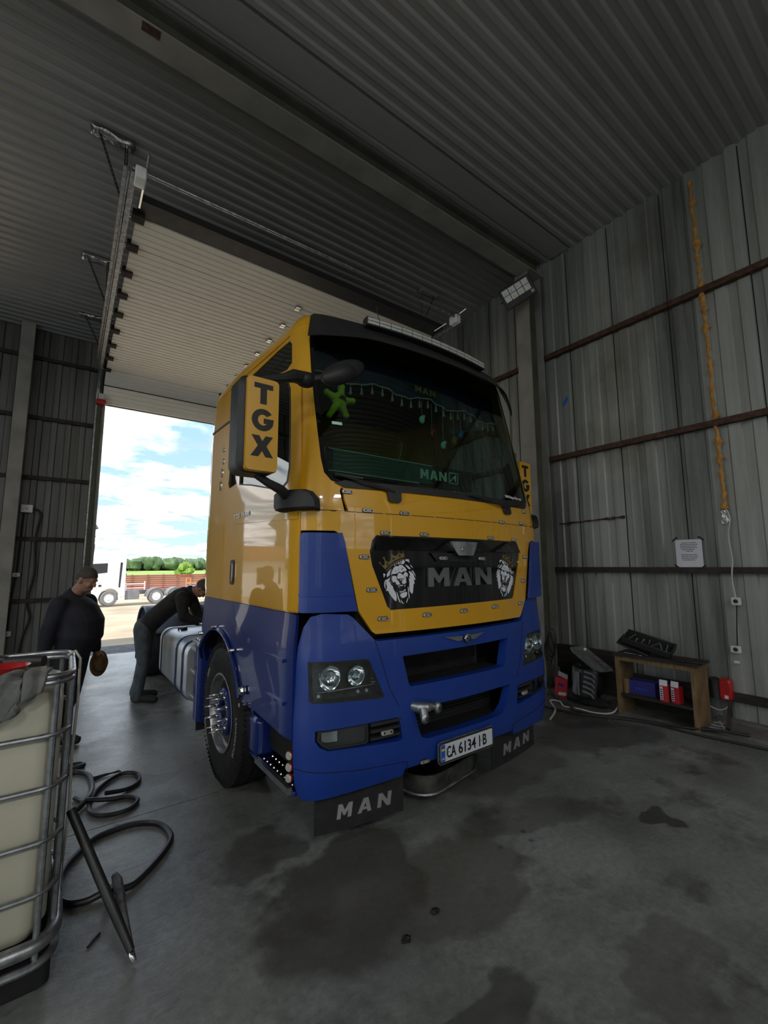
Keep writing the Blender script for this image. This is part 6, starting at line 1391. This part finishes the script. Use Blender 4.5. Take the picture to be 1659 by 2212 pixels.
t = empty('blue_box', (*crt(0, .17), .222), radians(4), 'dark blue box at the left inside the crate', 'box'); MB().use('bluebox').box((-.09, -.14, 0), (.07, .14, .15)).build('box_body', t); m3 = MB().use('flagblue')
for q in range(4): m3.box((-.0915, -.06 + q * .035, .05), (-.09, -.04 + q * .035, .075))
m3.build('box_print', t)
o = MB().use('wood').lathe([(0, 0), (.03, 0), (.034, .12), (.03, .16), (0, .16)], (0, 0, 0), (0, 0, 1), 16).build('wooden_cylinder'); o.location = (*crt(-.11, .325), .222); tag(o, 'brown cylinder standing at the left end of the crate shelf', 'cylinder')
# tool case tilted on the crate
tcx = empty('tool_case', (*crt(.0, .10), .765), 0, 'open black tool case lying tilted on the wooden crate', 'tool case')
tcx.rotation_euler = (radians(15), radians(-14), radians(8))
mb = MB().use('black'); mb.box((-.14, -.25, 0), (.14, .25, .012)).box((-.14, -.25, 0), (-.125, .25, .07)).box((.125, -.25, 0), (.14, .25, .07)).box((-.14, -.25, 0), (.14, -.235, .07)).box((-.14, .235, 0), (.14, .25, .07)); mb.build('case_tray', tcx, bevel=.006)
mb = MB().use('black').obox((.0, .13, -.045), ((0, 1, .12), (1, 0, 0), (0, -.12, 1)), (.17, .13, .012)); mb.build('case_lid', tcx, bevel=.006)
rr = random.Random(5)
for i in range(7):
    a = rr.uniform(-.4, .4); y = -.18 + .06 * i; x = rr.uniform(-.04, .04); L = rr.uniform(.05, .085)
    p, q = Vector((x - L * cos(a), y - L * sin(a), .03)), Vector((x + L * cos(a), y + L * sin(a), .035)); m4 = MB().use('chrome').bar(p, q, .012, .005).lathe([(.007, 0), (.014, 0), (.014, .008), (.007, .008)], q - Vector((0, 0, .004)), (0, 0, 1), 12)
    o = m4.build('wrench'); 
    o.matrix_world = Matrix.Translation(tcx.location) @ tcx.rotation_euler.to_matrix().to_4x4(); tag(o, 'steel wrench lying in the open black tool case', 'wrench', 'wrenches in the tool case')
for i, (x, y, a, lab) in enumerate(((-.14, .22, 80, 'steel ratchet bar at the left edge of the crate top'), (-.12, -.20, 60, 'steel rod on the crate top beside the tool case'), (-.14, -.34, 100, 'thin steel rod at the right edge of the crate top'))):
    d = Vector((cos(radians(a)), sin(radians(a)), 0)); m4 = MB().use('chrome' if i == 0 else 'grime').tube([-d * .10, d * .10], [.010, .006], 10); m4.ell(-d * .10, (.016, .016, .012), None, 10, 6)
    o = m4.build('ratchet' if i == 0 else 'steel_rod'); o.location = (*crt(x, y), CZ + .034); tag(o, lab, 'tool', 'tools on the crate top')
# cluttered heap left of the crate
def heap(c, r, seed, key, name, lab, cat, n=9, z=.0):
    mb = MB().use(key); rr = random.Random(seed)
    for i in range(n):
        a = rr.random() * 2 * pi; q = rr.random() * .5; s_ = rr.uniform(.4, .65); blob(mb, (r[0] * q * cos(a), r[1] * q * sin(a), r[2] * (.30 + .25 * rr.random())), (r[0] * s_, r[1] * s_, r[2] * .42), seed * 20 + i, 12, 8, .15)
    for i, v in enumerate(mb.v):
        if v[2] < 0.004: mb.v[i] = (v[0], v[1], .004)
    o = mb.build(name, sharp=60); o.location = (c[0], c[1], z); return tag(o, lab, cat)
heap((5.48, 3.16), (.20, .22, .46), 3, 'black', 'black_bag', 'large black bag slumped behind the striped cloth left of the crate', 'bag', 10)
heap((5.28, 3.05), (.16, .28, .12), 4, 'core', 'tarpaulin_heap', 'crumpled black tarpaulin on the floor under the striped cloth', 'tarpaulin', 8)
st_ = empty('striped_cloth', (5.13, 3.02, .10), radians(-14), 'black and grey striped cloth hanging over the heap left of the crate', 'cloth')
vs = []; mb = MB()
for i in range(13):
    for j in range(9):
        u_, v_ = i / 12, j / 8; vs.append((-.02 + .07 * v_ + .03 * sin(u_ * 8), -.19 + .38 * u_, .02 + .34 * v_ * (1 - .12 * u_)))
mb.use('black').add(vs, [(i * 9 + j, i * 9 + j + 1, (i + 1) * 9 + j + 1, (i + 1) * 9 + j) for i in range(12) for j in range(8)], True); mb.build('cloth_sheet', st_, recalc=False, thick=.01)
def sc_(u_, v_): return Vector((-.034 + .07 * v_ + .03 * sin(u_ * 8), -.19 + .38 * u_, .02 + .34 * v_ * (1 - .12 * u_)))
for k2 in range(9):
    mb = MB().use('hazard')
    a0 = (.06 + .055 * k2, .05 if k2 % 2 else .12) if k2 < 4 else (.02 + .11 * (k2 - 4), .06)
    a1 = (a0[0] + .02, .92)
    if k2 < 4: P_ = [sc_(.52 + .11 * k2 + .02 * q, .08 + .80 * q / 6) for q in range(7)]
    else: P_ = [sc_(.02 + .42 * q / 6, .10 + .17 * (k2 - 4) + .14 * q / 6) for q in range(7)]
    for q in range(6): mb.bar(P_[q], P_[q + 1], .020, .004, up=(-1, 0, .2))
    mb.build('stripe', st_)
mb = MB().use('galv'); vs = []
LV = [(.42, .26, .0, .04), (.45, .29, .03, .05), (.47, .31, .034, .06), (.47, .31, .030, .06)]
for w, d, z, r in LV: vs += [(a, b, z) for a, b in rrect(0, 0, w, d, r, 5)]
mb.add(vs, [(j * 24 + i, j * 24 + (i + 1) % 24, (j + 1) * 24 + (i + 1) % 24, (j + 1) * 24 + i) for j in range(3) for i in range(24)] + [tuple(range(24))[::-1]]); o = mb.build('metal_tray', recalc=False, thick=.002); o.location = (5.30, 3.00, .52); o.rotation_euler = (radians(4), radians(-28), radians(80)); tag(o, 'shallow metal tray tilted on the heap left of the crate', 'tray')
t = empty('crushed_carton', (5.31, 3.42, 0.0), radians(30), 'crumpled red and white carton on the floor by the column', 'carton')
MB().use('red').obox((0, 0, .12), ((1, .1, 0), (-.1, 1, .1), (0, -.1, 1)), (.05, .07, .12)).build('carton_body', t); MB().use('paper').obox((.01, -.03, .27), ((1, 0, .3), (0, 1, .4), (-.3, -.4, 1)), (.05, .06, .004)).build('white_flap', t); MB().use('paper').obox((-.052, 0, .05), ((0, 1, 0), (0, 0, 1), (1, 0, 0)), (.06, .02, .001)).build('white_label', t); MB().use('bluebox').obox((-.053, .0, .16), ((0, 1, .3), (0, -.3, 1), (1, 0, 0)), (.035, .018, .001)).build('blue_print', t)
mb = MB().use('cable').tube(smooth_path([(4.42, 3.00, .012), (4.75, 3.15, .012), (5.0, 3.38, .015), (5.05, 3.28, .02), (4.95, 3.16, .012), (5.0, 3.0, .012), (5.02, 2.80, .012), (5.18, 2.70, .012), (5.42, 2.74, .05)]), .010, 8); o = mb.build('extension_lead'); tag(o, 'white cable snaking over the floor between truck and crate', 'cable')
mb = MB().use('cableblack').tube(smooth_path([(4.75, 3.6, .012), (4.80, 3.0, .012), (4.95, 2.70, .012), (5.15, 2.35, .012), (5.20, 1.9, .012), (5.30, 1.4, .012), (5.40, .9, .012), (5.42, .4, .012)]), .012, 8); o = mb.build('floor_cable'); tag(o, 'long black cable along the foot of the right wall', 'cable')
mb = MB().use('cableblack').tube(smooth_path([(5.34, 3.6, .014), (5.05, 3.20, .02), (4.90, 2.90, .014), (5.12, 2.5, .014), (5.30, 2.05, .014), (5.38, 1.75, .05), (5.46, 1.52, .05)]), .015, 8); o = mb.build('thick_floor_cable'); tag(o, 'thicker black hose on the floor in front of the crate', 'hose')
vf = empty('grey_vent_piece', (5.40, 1.76, .04), radians(20), 'small grey slotted plastic piece on the curb right of the crate', 'scrap')
for q in range(3): MB().use('hazard').bar((-.0, -.07 + .01 * q, .02 + .028 * q), (-.02, .07 - .02 * q, .03 + .028 * q), .018, .010).build('slat', vf)
MB().use('hazard').bar((0, -.06, .0), (0, -.02, .10), .015, .012).build('slat_frame', vf)
mb = MB().use('rustdark').bar((5.50, 1.70, .05), (5.84, 1.76, .30), .035, .02); o = mb.build('leaning_bar'); tag(o, 'dark steel bar leaning on the right wall under the plug box', 'bar')
# coiled leads hanging on the column foot
mb = MB().use('cableblack')
for q in range(4): mb.tube([(5.48 + .02 * q, 3.70 - .01 * q + .10 * cos(a * .3) * .6, .50 + .12 * q * .4 + .17 * sin(a * .3)) for a in range(21)], .008, 6, closed=True)
mb.tube(smooth_path([(5.56, 3.70, 1.25), (5.53, 3.70, .95), (5.50, 3.66, .75), (5.52, 3.62, .5), (5.4, 3.6, .2), (5.2, 3.55, .015)]), .009, 6); o = mb.build('hanging_leads'); tag(o, 'bundle of black leads hanging at the foot of the right column', 'cable')
# left wall fittings beside the column
def dwbox(x, z, w, h, lab, name, cat):
    t = empty(name, (x, YD - .045, z), 0, lab, cat); MB().use('socket').rbox((-w / 2, -.07, -h / 2), (w / 2, 0, h / 2), .012, 3, 1).build('housing', t); MB().use('hazard').lathe([(0, .003), (.012, .003), (.014, 0)], (0, -.07, 0), (0, -1, 0), 12).build('screw_cover', t)
dwbox(-.66, 2.74, .17, .14, 'largest white junction box beside the left column', 'junction_box', 'junction box')
dwbox(-.72, 1.56, .11, .07, 'small white junction box halfway down beside the left column', 'junction_box', 'junction box')
dwbox(-.77, .55, .12, .09, 'white socket box near the floor beside the left column', 'socket_box', 'socket')
mb = MB().use('cableblack').tube(smooth_path([(-.60, YD - .08, 2.74), (-.50, YD - .07, 2.72), (-.46, YD - .07, 2.6), (-.50, YD - .07, 2.2), (-.47, YD - .08, 1.6), (-.54, YD - .07, 1.1), (-.48, YD - .07, .8), (-.55, YD - .07, .5), (-.6, YD - .07, .12)]), .018, 8); o = mb.build('drooping_cable'); tag(o, 'thick black cable drooping from the junction box beside the left column', 'cable')
mb = MB().use('cableblack').tube(smooth_path([(-.70, YD - .07, 2.68), (-.71, YD - .07, 2.1), (-.72, YD - .07, 1.6), (-.76, YD - .07, 1.1), (-.77, YD - .07, .6)]), .014, 8); o = mb.build('riser_cable'); tag(o, 'thin black cable linking the boxes down the left column', 'cable')

# ================================================================== OUTSIDE: white truck, red-brown profiles, implement, house
wt = empty('white_semi_truck', (0, 0, 0), 0, 'white tractor unit with grey chassis parked across the sunny yard', 'truck')
pw = Vector((2.4, 34.7, -.93)); dirx = Vector((3.85, .8, 0)).normalized(); diry = Vector((-dirx.y, dirx.x, 0))
wt.location = pw; wt.rotation_euler = (0, 0, atan2(dirx.y, dirx.x))
# local: x backwards along the truck, y away from the viewer, z up; front axle at x=0, near side at y=0
def side_prism(mb, poly, y0, y1): return mb.prism([(a, b) for a, b in poly], (0, y1, 0), (1, 0, 0), (0, 0, 1), y1 - y0, (0, -1, 0))
cabp = [(-1.40, .45), (-1.42, 1.25), (-1.32, 1.75), (-1.22, 2.15), (-1.02, 2.95), (-.55, 3.45), (.0, 3.62), (.92, 3.70), (.96, .95), (.62, .95), (.62, .55), (-.0, .55)]
arc_ = [(.62 * cos(radians(a)), .52 + .62 * sin(radians(a))) for a in range(0, 181, 15)]
cabp = [(-1.40, .45), (-1.42, 1.25), (-1.32, 1.75), (-1.22, 2.15), (-1.02, 2.95), (-.55, 3.45), (.0, 3.62), (.92, 3.70), (.96, .62)] + arc_ + [(-.66, .42)]
mb = MB().use('whitepaint'); side_prism(mb, cabp, 0.0, 2.45); mb.build('cab_body', wt, bevel=.04)
mb = MB().use('black'); 
side_prism(mb, [(-1.20, 2.22), (-1.05, 2.80), (-.20, 2.85), (-.20, 2.22), (-.80, 2.15)], -.012, .02); mb.build('side_window', wt)
mb = MB().use('bush'); side_prism(mb, [(-.98, 2.30), (-.62, 2.30), (-.62, 2.60), (-.98, 2.60)], -.02, -.01) if False else None
mb = MB().use('black'); side_prism(mb, [(.52, 1.22), (.62, 1.22), (.70, 2.9), (.56, 2.9)], -.02, .02); mb.build('air_duct', wt)
mb = MB().use('black'); mb.box((-.66, -.015, 1.30), (-.50, .02, 1.42)); mb.build('door_handle', wt)
mb = MB().use('black'); side_prism(mb, [(-1.30, 1.86), (-1.215, 2.2), (-1.03, 2.85), (-1.00, 2.85), (-1.18, 2.2), (-1.27, 1.86)], .12, 2.33); mb.build('windscreen', wt)
mb = MB().use('whitepaint').rbox((-1.38, -.32, 2.25), (-1.22, -.12, 2.95), .04, 3, 2).tube([(-1.28, .02, 2.95), (-1.30, -.2, 2.97)], .03, 6); mb.build('wing_mirror', wt)
mb = MB().use('black').rbox((-1.42, -.01, .62), (-1.0, .02, .82), .03, 3, 1); mb.use('led').rbox((-1.43, -.012, .86), (-1.15, .03, 1.08), .03, 3, 1); mb.build('headlamp', wt)
mb = MB().use('whitepaint').box((.55, .02, .36), (.95, .5, .95)); mb.build('side_skirt', wt)
def wt_wheel(x, R, w):
    mb = MB().use('hazard').lathe([(R * .55, 0), (R * .9, .01), (R, -.04), (R, -w), (R * .6, -w)], (x, .02, R - .01), (0, -1, 0), 32); t = mb.build('wheel', wt)
    MB().use('whitepaint').lathe([(R * .56, .0), (R * .50, -.03), (R * .40, -.06), (R * .28, -.02), (R * .2, .03), (0, .04)], (x, .02, R - .01), (0, -1, 0), 24).build('rim', t)
for x in (0.0, 3.0, 4.35): wt_wheel(x, .52, .32)
mb = MB().use('hazard').box((.96, .75, .66), (5.3, .82, .92)).box((.96, 1.6, .66), (5.3, 1.67, .92)).box((.98, .1, .35), (1.9, .9, .95)); mb.build('chassis_frame', wt)
for x in (3.0, 4.35):
    mb = MB().use('hazard'); pf = [(x + .64 * cos(radians(a)), .50 + .60 * sin(radians(a))) for a in range(0, 181, 12)]; pf2 = [(x + .56 * cos(radians(a)), .50 + .52 * sin(radians(a))) for a in range(180, -1, -12)]; side_prism(mb, pf + pf2, 0, .55); mb.build('wheel_fender', wt)
MB().use('whitepaint').box((1.0, .12, 1.0), (1.05, 2.3, 1.5)).box((1.0, .12, 1.38), (2.2, .18, 1.44)).box((1.0, .12, 1.1), (2.2, .16, 1.14)).box((2.2, .12, 1.0), (2.25, .2, 1.6)).build('rear_rack', wt)
# stack of red-brown profiles lying across behind the truck
b1 = at_px(250, 1250, 46); b2 = at_px(470, 1246, 54)
sf = empty('steel_profile_fence', (0, 0, 0), 0, 'long red-brown fence of horizontal steel profiles behind the white truck', 'fence')
gy = -1.25; H_ = 1.95
e1 = Vector((b2.x - b1.x, b2.y - b1.y, 0)); Lf = e1.length; e1.normalize(); p0 = Vector((b1.x, b1.y, gy))
for i in range(9):
    mb = MB().use('redbrown'); z0 = .10 + i * .225; a = p0 + Vector((0, 0, z0)); b = a + e1 * Lf; mb.bar(a, b, .08, .195); mb.build('profile_rail', sf, bevel=.02)
for i in range(8): mb = MB().use('redbrown'); a = p0 + e1 * (Lf * i / 7) + Vector((-.04, -.10, 0)); mb.bar(a, a + Vector((0, 0, H_ + .15)), .08, .08, up=(0, 1, 0)); mb.build('fence_post', sf)
# implement behind the mechanic
im = at_px(408, 1259, 41); imp = empty('field_implement', (im.x, im.y, gz(im.y)), radians(-30), 'blue farm implement with orange frame beyond the bending person', 'farm implement')
MB().use('machblue').prism([(-.9, .6), (-.8, .3), (-.1, .15), (.9, .3), (1.6, .45), (1.6, .75), (.9, .70), (.4, .95), (.0, .95), (-.3, .65)], (0, .3, .1), (1, 0, 0), (0, 0, 1), .6, (0, -1, 0)).build('blue_body', imp, bevel=.03)
MB().use('machorange').box((-.25, -.1, .7), (-.20, -.05, 1.75)).box((.15, -.1, .7), (.20, -.05, 1.75)).box((-.25, -.1, 1.70), (.20, -.05, 1.75)).box((-.2, -.1, 1.25), (1.8, -.05, 1.30)).box((-.3, -.1, .90), (.2, -.05, .95)).build('orange_frame', imp)
MB().use('hazard').lathe([(.0, .1), (.16, .1), (.18, 0), (.16, -.1), (0, -.1)], (-.7, 0, .18), (0, 1, 0), 20).build('land_wheel', imp); MB().use('hazard').lathe([(.0, .1), (.16, .1), (.18, 0), (.16, -.1), (0, -.1)], (1.2, 0, .18), (0, 1, 0), 20).build('land_wheel', imp)
# white house with brown roof left of the yard (seen mirrored in the truck door) and trees by it
hs_ = empty('white_house', (-15.5, 40, gz(40)), 0, 'white house with brown roof at the left of the yard, mirrored in the truck door', 'house')
mb = MB().use('plaster'); patch(mb, [(-7, 0), (7, 0), (7, 3.3), (-7, 3.3)], lambda u, z, d: (u, -d, z), [[(a, 1.0), (a + .6, 1.0), (a + .6, 2.6), (a, 2.6)] for a in (-5, -2.8, -.6, 1.6, 4.2)], 0, .3); mb.box((-7, .3, 0), (7, 7, 3.3)); mb.build('wall', hs_)
for a in (-5, -2.8, -.6, 1.6, 4.2): MB().use('core').box((a, .28, 1.0), (a + .6, .30, 2.6)).build('window', hs_)
MB().use('rooftile').prism([(-7.6, 3.3), (7.6, 3.3), (7.3, 4.6), (-7.3, 4.6)], (0, -.5, 0), (1, 0, 0), (0, 0, 1), 8, (0, 1, 0)).build('roof', hs_)
for i, (x, y, h, r) in enumerate(((-4.0, 43, 8.0, 3.2), (-9.5, 56, 10.5, 4.2), (-1.0, 60, 9, 3.6), (-24, 50, 11, 4.4))):
    tree('tree', (x, y, -1.3), h, r, 'bush' if i == 0 else 'forest', 20 + i, ['leafy tree at the right end of the white house', 'tall dark tree rising behind the white house roof', 'dark tree furthest right of the white house', 'tall dark tree beyond the left end of the white house'][i], 'tree', 34)
